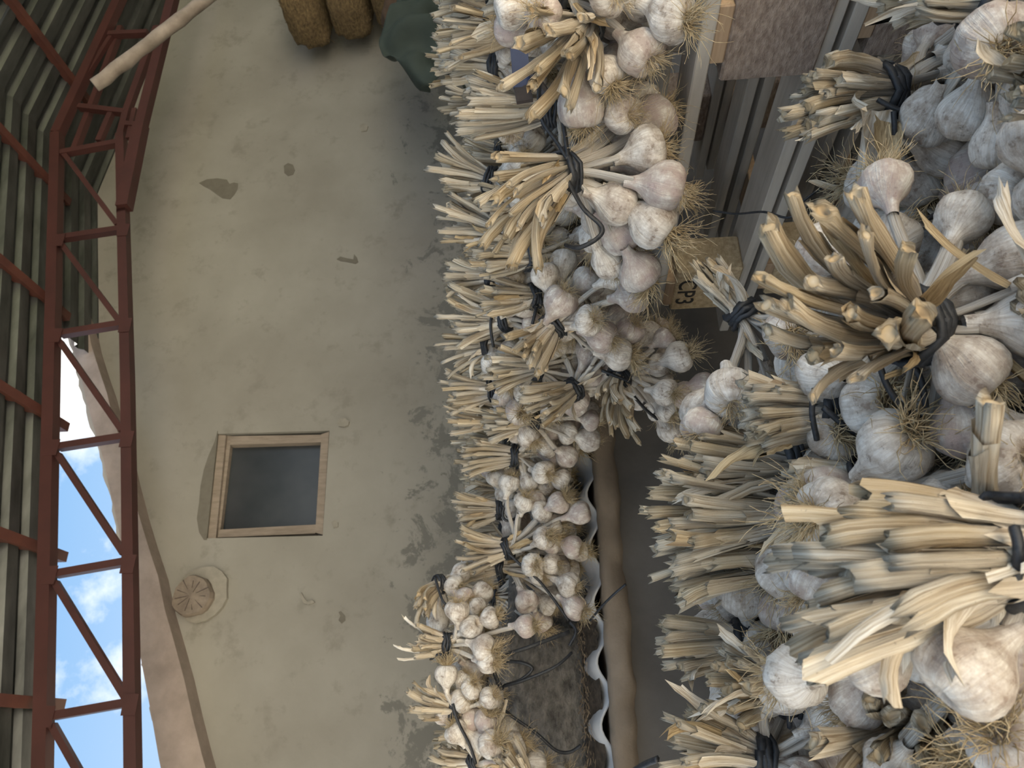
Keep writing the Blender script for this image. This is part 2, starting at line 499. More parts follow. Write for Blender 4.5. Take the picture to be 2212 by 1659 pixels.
# swallow-nest sized sockets around the two old roof logs
def ring_pts(c, r, n=14, jit=0.0, ry=None):
    out = []
    for i in range(n):
        a = 2 * math.pi * i / n
        k = 1 + random.uniform(-jit, jit)
        out.append(Vector((c.x + math.cos(a) * r * k, c.y, c.z + math.sin(a) * (ry or r) * k)))
    return out
def log_in_wall(cx, cy, r, label):
    c = PY(cx, cy, WALL_Y - 0.10)
    e = empty('roof_log', c)
    mb = MB()
    n = 22
    vs, fs = [], []
    for j, (rr, yy) in enumerate(((1.0, 0.2), (1.0, 0.03), (0.93, 0.0))):
        for i in range(n):
            a = 2 * math.pi * i / n
            k = 1 + 0.04 * math.sin(3 * a + 1) + 0.03 * math.sin(7 * a)
            vs.append((c.x + math.cos(a) * r * rr * k, c.y + yy, c.z + math.sin(a) * r * rr * k))
    for j in range(2):
        for i in range(n):
            i2 = (i + 1) % n
            fs.append((j * n + i, j * n + i2, (j + 1) * n + i2, (j + 1) * n + i))
    vs.append((c.x, c.y + 0.004, c.z))
    for i in range(n): fs.append((2 * n + i, 2 * n + (i + 1) % n, 3 * n))
    mb.add(vs, fs); mb.build('log_end', M['log_end'], e)
    # radial drying cracks, cut as dark wedges
    for i in range(11):
        a = i * 0.571 + random.uniform(-0.1, 0.1)
        r0, r1 = r * random.uniform(0.1, 0.5), r * random.uniform(0.7, 0.93)
        d1 = Vector((math.cos(a), 0, math.sin(a))); d2 = Vector((-math.sin(a), 0, math.cos(a)))
        q = c + Vector((0, -0.002, 0))
        m2 = MB(); m2.prism([q + d1 * r0, q + d1 * r1 + d2 * r * 0.022, q + d1 * r1 - d2 * r * 0.022], (0, 0.004, 0))
        m2.build('crack', M['dark_iron'], e)
    # crumbling plaster collar round the log
    q = Vector((c.x + r * 0.15, WALL_Y - 0.035, c.z - r * 0.28))
    m3 = MB(); m3.prism(ring_pts(q, r * 1.36, 18, 0.05), (0, 0.05, 0)); m3.build('plaster_collar', M['plaster_lump'], e)
    return tag(e, label, 'log')
log_in_wall(412, 1286, 0.150, 'cracked round log end set in plaster beside the sloping beam')
log_in_wall(175, 338, 0.125, 'tan log end in the gable behind the red truss near its peak')

# sloping beam along the gable verge
bt = [(362, 1720), (306, 1420), (268, 1215), (220, 985), (158, 745), (110, 560), (60, 360)]
bb = [(462, 1720), (378, 1390), (302, 1110), (262, 960), (200, 745), (150, 560), (96, 360)]
mb = MB()
A = [PY(x, y, WALL_Y - 0.16) for x, y in bt]; B = [PY(x, y, WALL_Y - 0.16) for x, y in bb]
line_t, line_b = [], []
for a, b in zip(A[:-1], A[1:]):
    for i in range(4): line_t.append(a.lerp(b, i / 4) + Vector((0, 0, random.uniform(-.012, .012))))
for a, b in zip(B[:-1], B[1:]):
    for i in range(4): line_b.append(a.lerp(b, i / 4) + Vector((0, 0, random.uniform(-.012, .012))))
mb.prism(line_t + line_b[::-1], (0, 0.17, 0))
tag(mb.build('gable_beam', M['mud_beam']), 'rough plastered beam sloping along the gable edge of the wall', 'beam')

# right-hand wall outside the picture, added unseen to darken the interior
mb = MB(); mb.box((8.8, 0.8, 0), (9.1, 5.5, 4.6)); tag(mb.build('shade_wall_right', M['plaster']), kind='structure')

# window
we = empty('window_1', (WIN[0] + WIN[2]) / 2); tag(we, 'small square barn window with weathered wooden frame and dark pane', kind='structure')
def frame_bar(px, y0, thick, name, mat, parent):
    m = MB(); m.prism([PY(x, y, WALL_Y + y0) for x, y in px], (0, thick, 0)); o = m.build(name, M[mat], parent); return o
o1 = frame_bar([(472,939),(488,940),(466,1163),(443,1163)], 0.02, 0.09, 'frame_board', 'window_wood', we)
o1 = frame_bar([(488,940),(500,941),(474,1160),(464,1163)], 0.05, 0.06, 'frame_board', 'window_wood', we)
o1 = frame_bar([(694,938),(711,932),(697,1155),(681,1150)], 0.02, 0.09, 'frame_board', 'window_wood', we)
o1 = frame_bar([(498,942),(694,939),(693,955),(497,961)], 0.03, 0.08, 'frame_board', 'window_wood', we)
o1 = frame_bar([(476,1144),(682,1133),(681,1152),(470,1161)], 0.03, 0.08, 'frame_board', 'window_wood', we)
frame_bar([(485,945),(700,940),(690,1148),(462,1158)], 0.10, 0.01, 'pane', 'window_glass', we)
frame_bar([(440,930),(720,925),(705,1162),(430,1170)], 0.33, 0.01, 'backing', 'dark_iron', we)

# ------------------------------------------------------------------ roof steel
truss = empty('steel_truss', PY(128, 295, TRUSS_Y))
tag(truss, 'dark red steel roof truss spanning in front of the wall', 'truss')
def tb(a, b, w, name, h=None, dy=0.0):
    m = MB(); m.bar(PY(*a, TRUSS_Y + dy), PY(*b, TRUSS_Y + dy), h or w, w, up=(0, 1, 0)); return m.build(name, M['red_steel'], truss)
tb((84, 1990), (124, 290), 0.085, 'top_chord')
tb((124, 290), (262, -8), 0.085, 'top_chord'); tb((262, -8), (330, -170), 0.085, 'top_chord')
tb((292, 1990), (276, 830), 0.075, 'bottom_chord'); tb((276, 830), (266, 455), 0.075, 'bottom_chord')
tb((266, 462), (262, 292), 0.075, 'bottom_chord')
tb((268, 450), (305, 270), 0.10, 'bottom_chord', dy=-0.03); tb((305, 272), (368, 20), 0.085, 'bottom_chord', dy=-0.03); tb((368, 20), (410, -150), 0.085, 'bottom_chord', dy=-0.03)
tb((262, 292), (275, 240), 0.06, 'bottom_chord'); tb((275, 240), (340, 60), 0.06, 'bottom_chord')
for a, b in [((133,332),(262,308)), ((134,515),(262,496)), ((133,722),(266,700)), ((128,966),(270,944)), ((122,1240),(272,1214)), ((117,1546),(276,1518)),
             ((172,232),(272,244)), ((236,76),(320,72)), ((300,272),(268,270))]:
    tb(a, b, 0.062, 'web_post', 0.05)
tb((240, 246), (214, 306), 0.05, 'web_post'); tb((292, 236), (278, 300), 0.04, 'web_post')
for a, b in [((140,334),(254,486)), ((134,528),(258,694)), ((130,738),(264,930)), ((126,982),(268,1196)), ((120,1258),(272,1506)), ((114,1566),(280,1860)), ((150,222),(240,80))]:
    tb(a, b, 0.042, 'web_diagonal', 0.04)
tb((160, 330), (262, 60), 0.06, 'web_diagonal', 0.05, dy=0.05)
# gusset plates at the nodes
for (x, y) in [(266, 496), (270, 702), (273, 948), (276, 1218), (280, 1522), (126, 518), (119, 724), (112, 966), (106, 1242), (99, 1548)]:
    c = PY(x, y, TRUSS_Y - 0.045); m = MB(); m.box((c.x - .06, c.y, c.z - .045), (c.x + .06, c.y + .006, c.z + .045)); m.build('gusset_plate', M['red_steel'], truss)

PUR = [((172, 177), 'purlin nearest the roof ridge on the right-hand slope'), ((112, 385), 'purlin just left of the roof ridge'), ((107, 640), 'second purlin to the left of the ridge'),
       ((100, 887), 'purlin above the first strip of sky'), ((92, 1180), 'purlin over the square window'), ((82, 1517), 'purlin at the far left above the log end')]
for (px, lab) in PUR:
    c = PY(*px, TRUSS_Y)
    m = MB(); m.box((c.x - .035, .86, c.z + .03), (c.x + .035, TRUSS_Y + 0.32, c.z + .10))
    tag(m.build('roof_purlin', M['rusty_steel']), 'rust red steel ' + lab, 'purlin', 'roof purlins')

# trapezoidal sheet roof, ribs running from ridge to eaves
roof = empty('roof', (0, 0, 3.5)); tag(roof, kind='structure')
def line_at(a, b, X):
    return a.z + (b.z - a.z) * (X - a.x) / (b.x - a.x)
L0, L1 = PY(84, 1990, TRUSS_Y), PY(124, 290, TRUSS_Y)
R1 = PY(262, -8, TRUSS_Y)
XR = L1.x
def sheet(y0, y1, x0, x1, zf, name='roof_sheet'):
    prof = []
    y = y0
    while y < y1 - 1e-6:
        for dy, dz in ((0, 0), (0.10, 0), (0.125, 0.04), (0.175, 0.04)):
            if y + dy <= y1: prof.append((y + dy, dz))
        y += 0.2
    prof.append((y1, 0))
    vs, fs = [], []
    for (yy, dz) in prof:
        vs.append((x0, yy, zf(x0) + dz)); vs.append((x1, yy, zf(x1) + dz))
    for i in range(len(prof) - 1):
        fs.append((2 * i, 2 * i + 1, 2 * i + 3, 2 * i + 2))
    m = MB(); m.add(vs, fs)
    return m.build(name, M['galvanised'], roof)
zl = lambda X: line_at(L0, L1, X) + 0.105
zr = lambda X: line_at(L1, R1, X) + 0.105
for k in range(4):
    y1 = TRUSS_Y + 0.16 - k * 1.0
    o = sheet(y1 - 1.0, y1 + 0.02, -2.7, XR, zl)
    o = sheet(y1 - 1.0, y1 + 0.02, XR, 9.0, zr)
sheet(TRUSS_Y + 0.18, WALL_Y + 0.3, 3.1, XR, zl); sheet(TRUSS_Y + 0.18, WALL_Y + 0.3, XR, 9.0, zr)


# ==================================================================== THINGS: supports
# low masonry bench along the wall side: dark face, rough projecting capping
mb = MB(); mb.box((-2.2, LEDGE_Y + 0.012, 0), (3.4, 3.6, LEDGE_Z - 0.05))
bench = mb.build('bench_wall', M['dark_render'])
tag(bench, kind='structure')
# capping with a broken, lumpy front edge
from mathutils import noise as mnoise
n = 260
vs, fs = [], []
for i in range(n):
    X = -2.2 + 5.6 * i / (n - 1)
    def lump(k, f): return mnoise.noise(Vector((X * f, k * 7.3, 1.7)))
    j1 = .014 * lump(1, 5) + .010 * lump(2, 17) + .005 * lump(3, 45)
    j2 = .020 * lump(4, 6) + .012 * lump(5, 19) + .006 * lump(6, 50)
    j3 = .012 * lump(7, 8) + .010 * lump(8, 24)
    zt = LEDGE_Z + 0.003
    vs += [(X, 3.6, zt), (X, LEDGE_Y - 0.028 + j1 * .6, zt + .004 * lump(9, 30)), (X, LEDGE_Y - 0.040 + j1, zt - 0.014 + j3 * .4), (X, LEDGE_Y - 0.036 + (j1 + j2) / 2, zt - 0.032 + j3 * .5),
           (X, LEDGE_Y - 0.034 + j2, zt - 0.052 + j3), (X, LEDGE_Y + 0.020 + j2 * .4, zt - 0.070 + j3), (X, 3.6, zt - 0.070)]
for i in range(n - 1):
    for k in range(6):
        fs.append((7 * i + k, 7 * i + k + 1, 7 * i + k + 8, 7 * i + k + 7))
mb = MB(); mb.add(vs, fs)
tag(mb.build('bench_capping', M['concrete'], smooth=True), kind='structure')

# white corrugated sheet lying on the capping, its wavy front edge showing
vs, fs = [], []
nx, ny = 150, 5
x0, x1 = -0.75, 1.15
SY = (0.0, 0.05, 0.11, 0.4, 0.9); SZ = (0.0, 0.016, 0.026, 0.03, 0.03)
for i in range(nx):
    X = x0 + (x1 - x0) * i / (nx - 1)
    w = math.sin(X * 2 * math.pi / 0.146)
    for j in range(ny):
        Y = LEDGE_Y + 0.0 + SY[j] + (0.010 * math.sin(X * 9) if j == 0 else 0)
        vs.append((X, Y, LEDGE_Z + 0.015 + SZ[j] + 0.015 * w))
k = len(vs)
vs += [(x, y, z - 0.007) for x, y, z in vs]
for i in range(nx - 1):
    for j in range(ny - 1):
        a = i * ny + j
        fs.append((a, a + ny, a + ny + 1, a + 1)); fs.append((k + a, k + a + 1, k + a + ny + 1, k + a + ny))
    a = i * ny
    fs.append((a, k + a, k + a + ny, a + ny))
mb = MB(); mb.add(vs, fs)
tag(mb.build('corrugated_sheet', M['sheet_white'], smooth=True), 'white corrugated sheet with a wavy edge lying on the bench capping', 'sheet')

# dirt and chaff lying in the corrugations
vs, fs = [], []
nx, ny = 120, 9
for i in range(nx):
    X = -0.75 + 1.05 * i / (nx - 1)
    w = math.sin(X * 2 * math.pi / 0.146)
    for j in range(ny):
        s = j / (ny - 1)
        yy = 0.018 + 0.30 * s + 0.050 * max(0, w) * (1 - s)
        Y = LEDGE_Y + yy
        lift = min(.03, yy * .26)
        z = LEDGE_Z + 0.016 + lift + 0.015 * w
        fill = LEDGE_Z + 0.012 + lift + 0.018 * min(1, s * 2.2) + 0.006 * random.random()
        vs.append((X, Y, max(z - 0.003, fill)))
for i in range(nx - 1):
    for j in range(ny - 1):
        a = i * ny + j
        fs.append((a, a + ny, a + ny + 1, a + 1))
mb = MB(); mb.add(vs, fs)
dirt = mb.build('dirt', M['dirt'], smooth=True); tag(dirt, 'dark crumbly dirt and chaff lying on the corrugated sheet', 'dirt', kind='stuff')
mb = MB()
for i in range(900):
    X, Y = random.uniform(-0.7, 0.32), LEDGE_Y + random.uniform(0.04, 0.24)
    z = LEDGE_Z + 0.036 + min(.03, (Y - LEDGE_Y) * .26) * .8 + random.uniform(0, 0.010)
    a = random.uniform(0, 6.28); l = random.uniform(.006, .026)
    d = Vector((math.cos(a), math.sin(a) * .7, random.uniform(-.3, .5))) * l
    mb.bar((X, Y, z), Vector((X, Y, z)) + d, random.uniform(.001, .0035), .0008)
ch = mb.build('chaff', M['debris'], dirt); ch['kind'] = 'stuff'

# big stone standing on the sheet
def rock(c, size, seed, name, mat, cuts=5, jit=0.05):
    bm = bmesh.new()
    bmesh.ops.create_cube(bm, size=1.0)
    bmesh.ops.subdivide_edges(bm, edges=bm.edges, cuts=9, use_grid_fill=True)
    from mathutils import noise as mn
    for v in bm.verts:
        p = v.co.copy()
        q = p.normalized() * 0.62
        v.co = p.lerp(q, 0.42)
        n3 = mn.noise_vector(v.co * 2.2 + Vector((seed, seed * .3, 1))) * jit * 1.7 + mn.noise_vector(v.co * 7 + Vector((seed, 2, 1))) * jit * .35
        v.co += n3
        v.co = Vector((v.co.x * size[0], v.co.y * size[1], v.co.z * size[2]))
    me = bpy.data.meshes.new(name); bm.to_mesh(me); bm.free()
    me.polygons.foreach_set('use_smooth', [True] * len(me.polygons))
    return obj(name, me, M[mat], None, c)
st = rock(Vector((0.045, 2.315, LEDGE_Z + 0.175)), (0.50, 0.28, 0.31), 3.1, 'stone_block', 'stone')
tag(st, 'large rough grey stone block tied with black twine on the sheet', 'stone')
st2 = rock(Vector((0.33, 2.44, LEDGE_Z + 0.15)), (0.30, 0.26, 0.27), 8.7, 'stone_block', 'stone')
st2.location.z += 0; tag(st2, 'darker stone block half hidden behind the hanging garlic stems', 'stone')

# ------------------------------------------------------------------ pallets (upside down, stacked)
def board(lo, hi, name, mat, parent, bw=0.002):
    """Board with grain along Y; own mesh centred on its own origin."""
    c = Vector([(a + b) / 2 for a, b in zip(lo, hi)]); h = Vector([(b - a) / 2 for a, b in zip(lo, hi)])
    m = MB(); m.box(-h, h)
    me = mesh_from(name, m.v, m.f)
    o = obj(name, me, M[mat], parent)
    o.location = c - (parent.location if parent else Vector((0, 0, 0)))
    bevel(o, bw, 1)
    return o
PX0, PX1, PY0, PY1 = 0.92, 2.06, 0.22, 1.68
def pallet(z0, label, near):
    e = empty('pallet', ((PX0 + PX1) / 2, (PY0 + PY1) / 2, z0))
    dx = 0.0 if near else 0.03
    zt = z0 + 0.21
    # upper deck: boards along Y at the rims and between
    for k, (a, b) in enumerate(((0, .10), (.27, .37), (.52, .62), (.77, .87), (1.04, 1.14))):
        board((PX0 + a + dx, PY0, zt - .022), (PX0 + b + dx, PY1, zt), 'deck_board', 'pallet_wood', e)
    # blocks
    for i, bx in enumerate((0.0, .52, 1.04)):
        for j, by in enumerate((0.0, .48, 1.16)):
            bz = (PX0 + bx + .006 + dx, PY0 + by, z0 + .022)
            wY = .16
            board(bz, (bz[0] + .09, bz[1] + wY, zt - .044), 'block', 'chipboard' if not (i == 0 and j == 2) else 'chipboard_pale', e, .004)
    # stringers across X between deck and blocks
    for by in (0.0, .49, 1.18):
        o = board((PX0 + dx + .004, PY0 + by + .012, zt - .044), (PX1 + dx - .004, PY0 + by + .112, zt - .022), 'stringer', 'raw_wood', e)
    # lower deck boards
    for a, b in ((0.02, .13), (.29, .37), (.52, .64), (.79, .87), (1.03, 1.14)):
        board((PX0 + a + dx, PY0, z0), (PX0 + b + dx, PY1, z0 + .022), 'base_board', 'pallet_wood', e)
    return tag(e, label, 'pallet', 'stacked pallets')
pA = pallet(0.46, 'topmost wooden pallet with chipboard blocks, edge facing the camera', True)
pB = pallet(0.235, 'middle wooden pallet of the stack, dark under the top one', False)
pC = pallet(0.01, 'bottom wooden pallet of the stack, resting on the floor', False)
# stencilled lettering on the pale block (the pallet lies upside down)
cu = bpy.data.curves.new('stencil', 'FONT'); cu.body = 'CP3'; cu.size = 0.058; cu.extrude = 0.0003; cu.align_x = 'CENTER'; cu.align_y = 'CENTER'
cu.space_character = 1.05; cu.offset = 0.0006
tmp = bpy.data.objects.new('stencil_lettering', cu); COL.objects.link(tmp)
bpy.context.view_layer.update()
me = bpy.data.meshes.new_from_object(tmp.evaluated_get(bpy.context.evaluated_depsgraph_get()))
bpy.data.objects.remove(tmp)
CPY = PY0 + 1.16 + 0.08
# face looks to -X; upside down: letters' right = +Y, letters' up = -Z
rot = Matrix(((0, 0, -1), (1, 0, 0), (0, -1, 0))).to_4x4()
me.transform(rot)
lt = obj('stencil_lettering', me, None, pA); me.materials.clear(); me.materials.append(M['stencil_ink'])
lt.location = Vector((PX0 + .0055, CPY + .004, 0.598)) - pA.location
lt['label'] = 'black upside-down stencil reading CP3'

# low plank platform carrying the near heap
pe = empty('plank_platform', (0.15, 0.65, 0))
for i in range(8):
    board((-0.62 + i * .188, 0.10, .33), (-0.62 + i * .188 + .18, 1.32, .36), 'plank', 'pallet_wood', pe)
for y in (.2, 1.2):
    for x in (-.5, .75):
        board((x, y, 0), (x + .08, y + .08, .33), 'leg', 'raw_wood', pe)
tag(pe, 'low plank platform under the nearest garlic heap', 'platform')

# ==================================================================== GARLIC
PROFILE = [(-.66, .02), (-.70, .20), (-.80, .34), (-.80, .55), (-.68, .78), (-.45, .94), (-.15, 1.0), (.15, .97), (.40, .85), (.60, .68), (.80, .48), (1.0, .34), (1.25, .26), (1.55, .22)]
def bulb_mesh(seed):
    r = random.Random(seed)
    na = 30
    nl = r.choice([5, 6, 7, 8])
    cuts = sorted((i + r.uniform(-.25, .25)) / nl for i in range(nl))
    amps = [r.uniform(.9, 1.1) for _ in range(nl)]
    sh = (r.uniform(-.16, .16), r.uniform(-.16, .16))
    verts, uvs, faces = [], [], []
    zs = [p[0] for p in PROFILE]
    for j, (z, rad) in enumerate(PROFILE):
        wgt = math.exp(-((z + .25) / .62) ** 2)
        for i in range(na):
            u = i / na
            # nearest groove distance
            k = 0
            best = 9
            for q, c in enumerate(cuts):
                dd = abs((u - c + .5) % 1 - .5)
                if dd < best: best = dd; k = q
            lobe = min(1.0, best * nl * 2.2)
            f = 1 + wgt * (.17 * math.sqrt(lobe) - .12) * amps[k]
            f *= 1 + .03 * math.sin(2 * math.pi * u + seed)
            a = 2 * math.pi * u + .25 * max(0, z)
            rr = rad * f
            verts.append((rr * math.cos(a) + sh[0] * max(0, z) , rr * math.sin(a) + sh[1] * max(0, z), z + r.uniform(-.012, .012)))
            uvs.append((abs(2 * u - 1), (j) / (len(PROFILE) - 1)))
    for j in range(len(PROFILE) - 1):
        for i in range(na):
            i2 = (i + 1) % na
            faces.append((j * na + i, j * na + i2, (j + 1) * na + i2, (j + 1) * na + i))
    faces.append(tuple(range(na - 1, -1, -1)))
    me = mesh_from('bulb', verts, faces, uvs, True)
    me.materials.append(M['garlic_skin'])
    return me
BULBS = [bulb_mesh(s) for s in range(10)]

def root_mesh(seed, n, fine):
    r = random.Random(seed)
    mb = MB()
    lean = Vector((r.uniform(-.5, .5), r.uniform(-.5, .5), 0))
    curl_dir = Vector((r.uniform(-1, 1), r.uniform(-1, 1), r.uniform(-.2, .6)))
    for _ in range(n):
        a = r.uniform(0, 6.283); rr = .34 * math.sqrt(r.random())
        p = Vector((rr * math.cos(a), rr * math.sin(a), -.74))
        d = Vector((math.cos(a) * r.uniform(.1, 1.3), math.sin(a) * r.uniform(.1, 1.3), -1)) + lean
        d.normalize()
        L = r.uniform(.5, 1.35) if r.random() < .85 else r.uniform(1.3, 2.1)
        pts = [p]
        seg = 6
        for s in range(seg):
            d = (d + Vector((r.uniform(-1, 1), r.uniform(-1, 1), r.uniform(-1, 1))) * .42 + curl_dir * .10).normalized()
            p = p + d * (L / seg)
            pts.append(p)
        mb.tube(pts, 0, 3, False, rs=[fine * (1 - .6 * i / seg) for i in range(seg + 1)])
    me = mesh_from('roots', mb.v, mb.f, None, True)
    me.materials.append(M['roots'])
    return me
ROOTS_FINE = [root_mesh(s, 120, .021) for s in range(7)]
ROOTS_MID = [root_mesh(s + 50, 60, .030) for s in range(6)]

def stalk_mesh(p0, d0, p1, d1, p2, rad, r, hi=True):
    """One dried stem: from the neck p0 of its bulb, squeezed through the tie p1, to the cut end p2."""
    na = 12 if hi else 7
    nl, nu = (6, 8) if hi else (4, 4)
    pts = []
    L1 = (p1 - p0).length; L2 = (p2 - p1).length
    for i in range(nl):
        s = i / nl
        h00, h10, h01, h11 = 2*s**3 - 3*s**2 + 1, s**3 - 2*s**2 + s, -2*s**3 + 3*s**2, s**3 - s**2
        pts.append(p0 * h00 + d0 * (L1 * .9 * h10) + p1 * h01 + d1 * (L1 * .9 * h11))
    bend = Vector((r.uniform(-1, 1), r.uniform(-1, 1), r.uniform(-1, 1))) * L2 * .05
    dirU = (p2 - p1)
    for i in range(nu + 1):
        s = i / nu
        q = p1 + dirU * s
        c = p1 + d1 * L2 * s
        pts.append(q.lerp(c, .35 * (1 - s) * s * 2) + bend * math.sin(math.pi * s))
    if hi and r.random() < .18:              # a kinked stalk
        k = nl + r.randint(3, 5); dv = Vector((r.uniform(-1, 1), r.uniform(-1, 1), r.uniform(-1, 1))) * L2 * .12
        for i in range(k, len(pts)): pts[i] = pts[i] + dv * ((i - k + 1) / (len(pts) - k))
    n = len(pts)
    vs, uv, fs = [], [], []
    t0 = (pts[1] - pts[0]).normalized()
    s_ = t0.orthogonal().normalized()
    ang0 = r.uniform(0, 6.28)
    s_ = (s_ * math.cos(ang0) + t0.cross(s_) * math.sin(ang0)).normalized()
    flat = r.uniform(.38, .88)
    prof = [1 + r.uniform(-.30, .22) for _ in range(na)]
    tw_ = r.uniform(-.10, .10)
    node = nl + r.randint(2, nu - 1)
    frames = []
    for i in range(n):
        t = (pts[min(i + 1, n - 1)] - pts[max(i - 1, 0)]).normalized()
        s_ = (s_ - t * s_.dot(t)).normalized(); b_ = t.cross(s_)
        frames.append((s_, b_, t))
        f = i / (n - 1)
        tie = math.exp(-((i - nl) / 1.3) ** 2)
        rr = rad * (0.92 + .14 * f) * (1 - .34 * tie)
        if hi and i == node: rr *= 1.13
        fl = flat + (1 - flat) * (.5 if i == n - 1 else 0)
        for k in range(na):
            a = 2 * math.pi * k / na
            q = rr * (1 + (prof[k] - 1) * (.5 + .5 * f) + r.uniform(-.09, .09))
            jag = t * (r.uniform(-.9, 1.0) * rad) if i == n - 1 else Vector((0, 0, 0))
            a += tw_ * i
            vs.append(pts[i] + s_ * (math.cos(a) * q) + b_ * (math.sin(a) * q * fl) + jag)
            uv.append((abs(2 * k / na - 1), f * .975))
    for i in range(n - 1):
        for k in range(na):
            k2 = (k + 1) % na
            fs.append((i * na + k, i * na + k2, (i + 1) * na + k2, (i + 1) * na + k))
    # cut end: rim, inner ring sunk into the stem
    base = (n - 1) * na
    s1, b1, t1 = frames[-1]
    k0 = len(vs)
    for k in range(na):
        a = 2 * math.pi * k / na
        vs.append(pts[-1] + (s1 * math.cos(a + tw_ * n) + b1 * math.sin(a + tw_ * n) * flat) * rad * .62 - t1 * rad * .25); uv.append((.5, 1.0))
    cen = len(vs); vs.append(pts[-1] - t1 * rad * (.9 if r.random() < .5 else .2)); uv.append((.5, .99))
    for k in range(na):
        k2 = (k + 1) % na
        fs.append((base + k, base + k2, k0 + k2, k0 + k)); fs.append((k0 + k, k0 + k2, cen))
    # loose outer sheath: a half shell ending in a torn edge, standing off the stem
    for _rep in range(r.choice((1, 1, 2, 3)) if hi else (1 if r.random() < .5 else 0)):
        e0 = nl + (r.randint(-3, 3) if hi else r.randint(-1, 1)); e1 = min(n - 1, e0 + r.randint(3, 6)); a0 = r.uniform(0, 6.28); wd = r.uniform(1.8, 3.6)
        ns = 5; kk = len(vs); rows = 0
        for i in range(e0, e1 + 1):
            s1, b1, t1 = frames[i]
            g = (i - e0) / max(1, e1 - e0)
            for q in range(ns):
                a = a0 + wd * (q / (ns - 1) - .5) * (1 + .1 * g)
                rr = rad * (1.06 + .30 * g * g + (.25 * g if q in (0, ns - 1) else 0))
                jag = t1 * (r.uniform(-1.2, 1.4) * rad) if i == e1 else Vector((0, 0, 0))
                vs.append(pts[i] + s1 * math.cos(a) * rr + b1 * math.sin(a) * rr * max(flat, .75) + jag)
                uv.append((.3 + .4 * q / (ns - 1), i / (n - 1) * .95))
            rows += 1
        for i in range(rows - 1):
            for q in range(ns - 1):
                fs.append((kk + i * ns + q, kk + i * ns + q + 1, kk + (i + 1) * ns + q + 1, kk + (i + 1) * ns + q))
    return vs, fs, uv

def leaf_mesh(p, d, L, w, r, face=None):
    """A dry leaf strip that peels away, folds across its width and tapers."""
    n = 8
    side = d.orthogonal().normalized()
    a = r.uniform(0, 6.28)
    side = side * math.cos(a) + d.cross(side) * math.sin(a)
    if face is not None: side = d.cross(face).normalized()
    vs, uv, fs = [], [], []
    cur = p.copy(); dd = d.normalized()
    drift = Vector((r.uniform(-1, 1), r.uniform(-1, 1), r.uniform(-1.1, .5))) * .13
    tw = r.uniform(-.35, .35)
    if face is not None: tw *= .3; drift = drift * .3
    for i in range(n + 1):
        s = i / n
        ww = w * (1 - .35 * s ** 2) * (1 + r.uniform(-.18, .18))
        nrm = dd.cross(side).normalized()
        for q, (u, h) in enumerate(((-1, .35), (-.35, -.1), (.35, -.1), (1, .35))):
            vs.append(cur + side * (u * ww / 2) + nrm * (h * ww * (.6 + .5 * s)) + (dd * r.uniform(-.9, 1.1) * w if i == n else Vector((0, 0, 0))))
            uv.append((.1 + .8 * q / 3, s))
        cur = cur + dd * (L / n)
        dd = (dd + drift * (.5 + s) + Vector((r.uniform(-1, 1), r.uniform(-1, 1), r.uniform(-1, 1))) * .10).normalized()
        side = (side - dd * side.dot(dd)).normalized()
        side = (side * math.cos(tw) + dd.cross(side) * math.sin(tw)).normalized()
    for i in range(n):
        for q in range(3):
            fs.append((i * 4 + q, i * 4 + q + 1, i * 4 + q + 5, i * 4 + q + 4))
    return vs, fs, uv

def smooth_path(pts, per=6):
    pts = [Vector(p) for p in pts]
    if len(pts) < 3: return pts
    out = []
    for i in range(len(pts) - 1):
        p0 = pts[max(i - 1, 0)]; p1 = pts[i]; p2 = pts[i + 1]; p3 = pts[min(i + 2, len(pts) - 1)]
        for k in range(per):
            s = k / per
            out.append(.5 * ((2 * p1) + (p2 - p0) * s + (2 * p0 - 5 * p1 + 4 * p2 - p3) * s * s + (3 * p1 - p0 - 3 * p2 + p3) * s ** 3))
    out.append(pts[-1])
    return out

BUNDLES = []      # specs
def bundle(tie, head, tip, n=16, hs=(), su=.42, hsp=1.0, label=None, group=None, tw=(), rad=.0072, leaves=5, lod=0, R=.031, rt=None, world=False, xl=(), back=.07):
    if not world:
        tie, head, tip = P(*tie), P(*head), P(*tip)
        hs = [P(*h) for h in hs]; tw = [[P(*q) for q in path] for path in tw]
    BUNDLES.append(dict(tie=tie, head=head, tip=tip, n=n, hs=list(hs), su=su, hsp=hsp, label=label, group=group, tw=tw, rad=rad, leaves=leaves, lod=lod, R=R, rt=rt, xl=[(P(*a), P(*b), w) for a, b, w in xl], back=back))

# ---- bundles picked out one by one: tie, centre of the heads, centre of the cut ends (pixel x, y, depth m)
# pallet heap, front row
bundle((1222,372,1.17),(1405,390,1.20),(1075,490,1.10), 18, [(1395,322,1.13),(1432,402,1.12),(1408,480,1.15),(1345,500,1.22),(1300,465,1.27)], su=.62, R=.036, rad=.0085,
       label='large fan of pale stalks tied with black twine at the pallet edge', tw=[[(1172,150,1.2),(1164,205,1.18),(1172,262,1.16),(1205,310,1.15),(1226,345,1.14)],[(1230,205,1.18),(1216,250,1.17),(1222,300,1.15),(1228,345,1.14)],[(1226,390,1.13),(1260,450,1.15),(1300,490,1.15),(1290,515,1.15),(1250,535,1.16),(1222,530,1.18)]])
bundle((1192,235,1.30),(1345,250,1.28),(1010,240,1.32), 18, [(1345,245,1.14),(1330,140,1.20)], su=.42, R=.035, rad=.0078,
       label='garlic bundle with long straight stalks just above the large fan')
bundle((1262,60,1.12),(1330,-30,1.25),(1190,150,.98), 13, [(1175,30,1.05),(1105,60,1.15)], su=.42, R=.033, rad=.0085,
       label='bundle lying with brown cut stalk ends turned towards the camera')
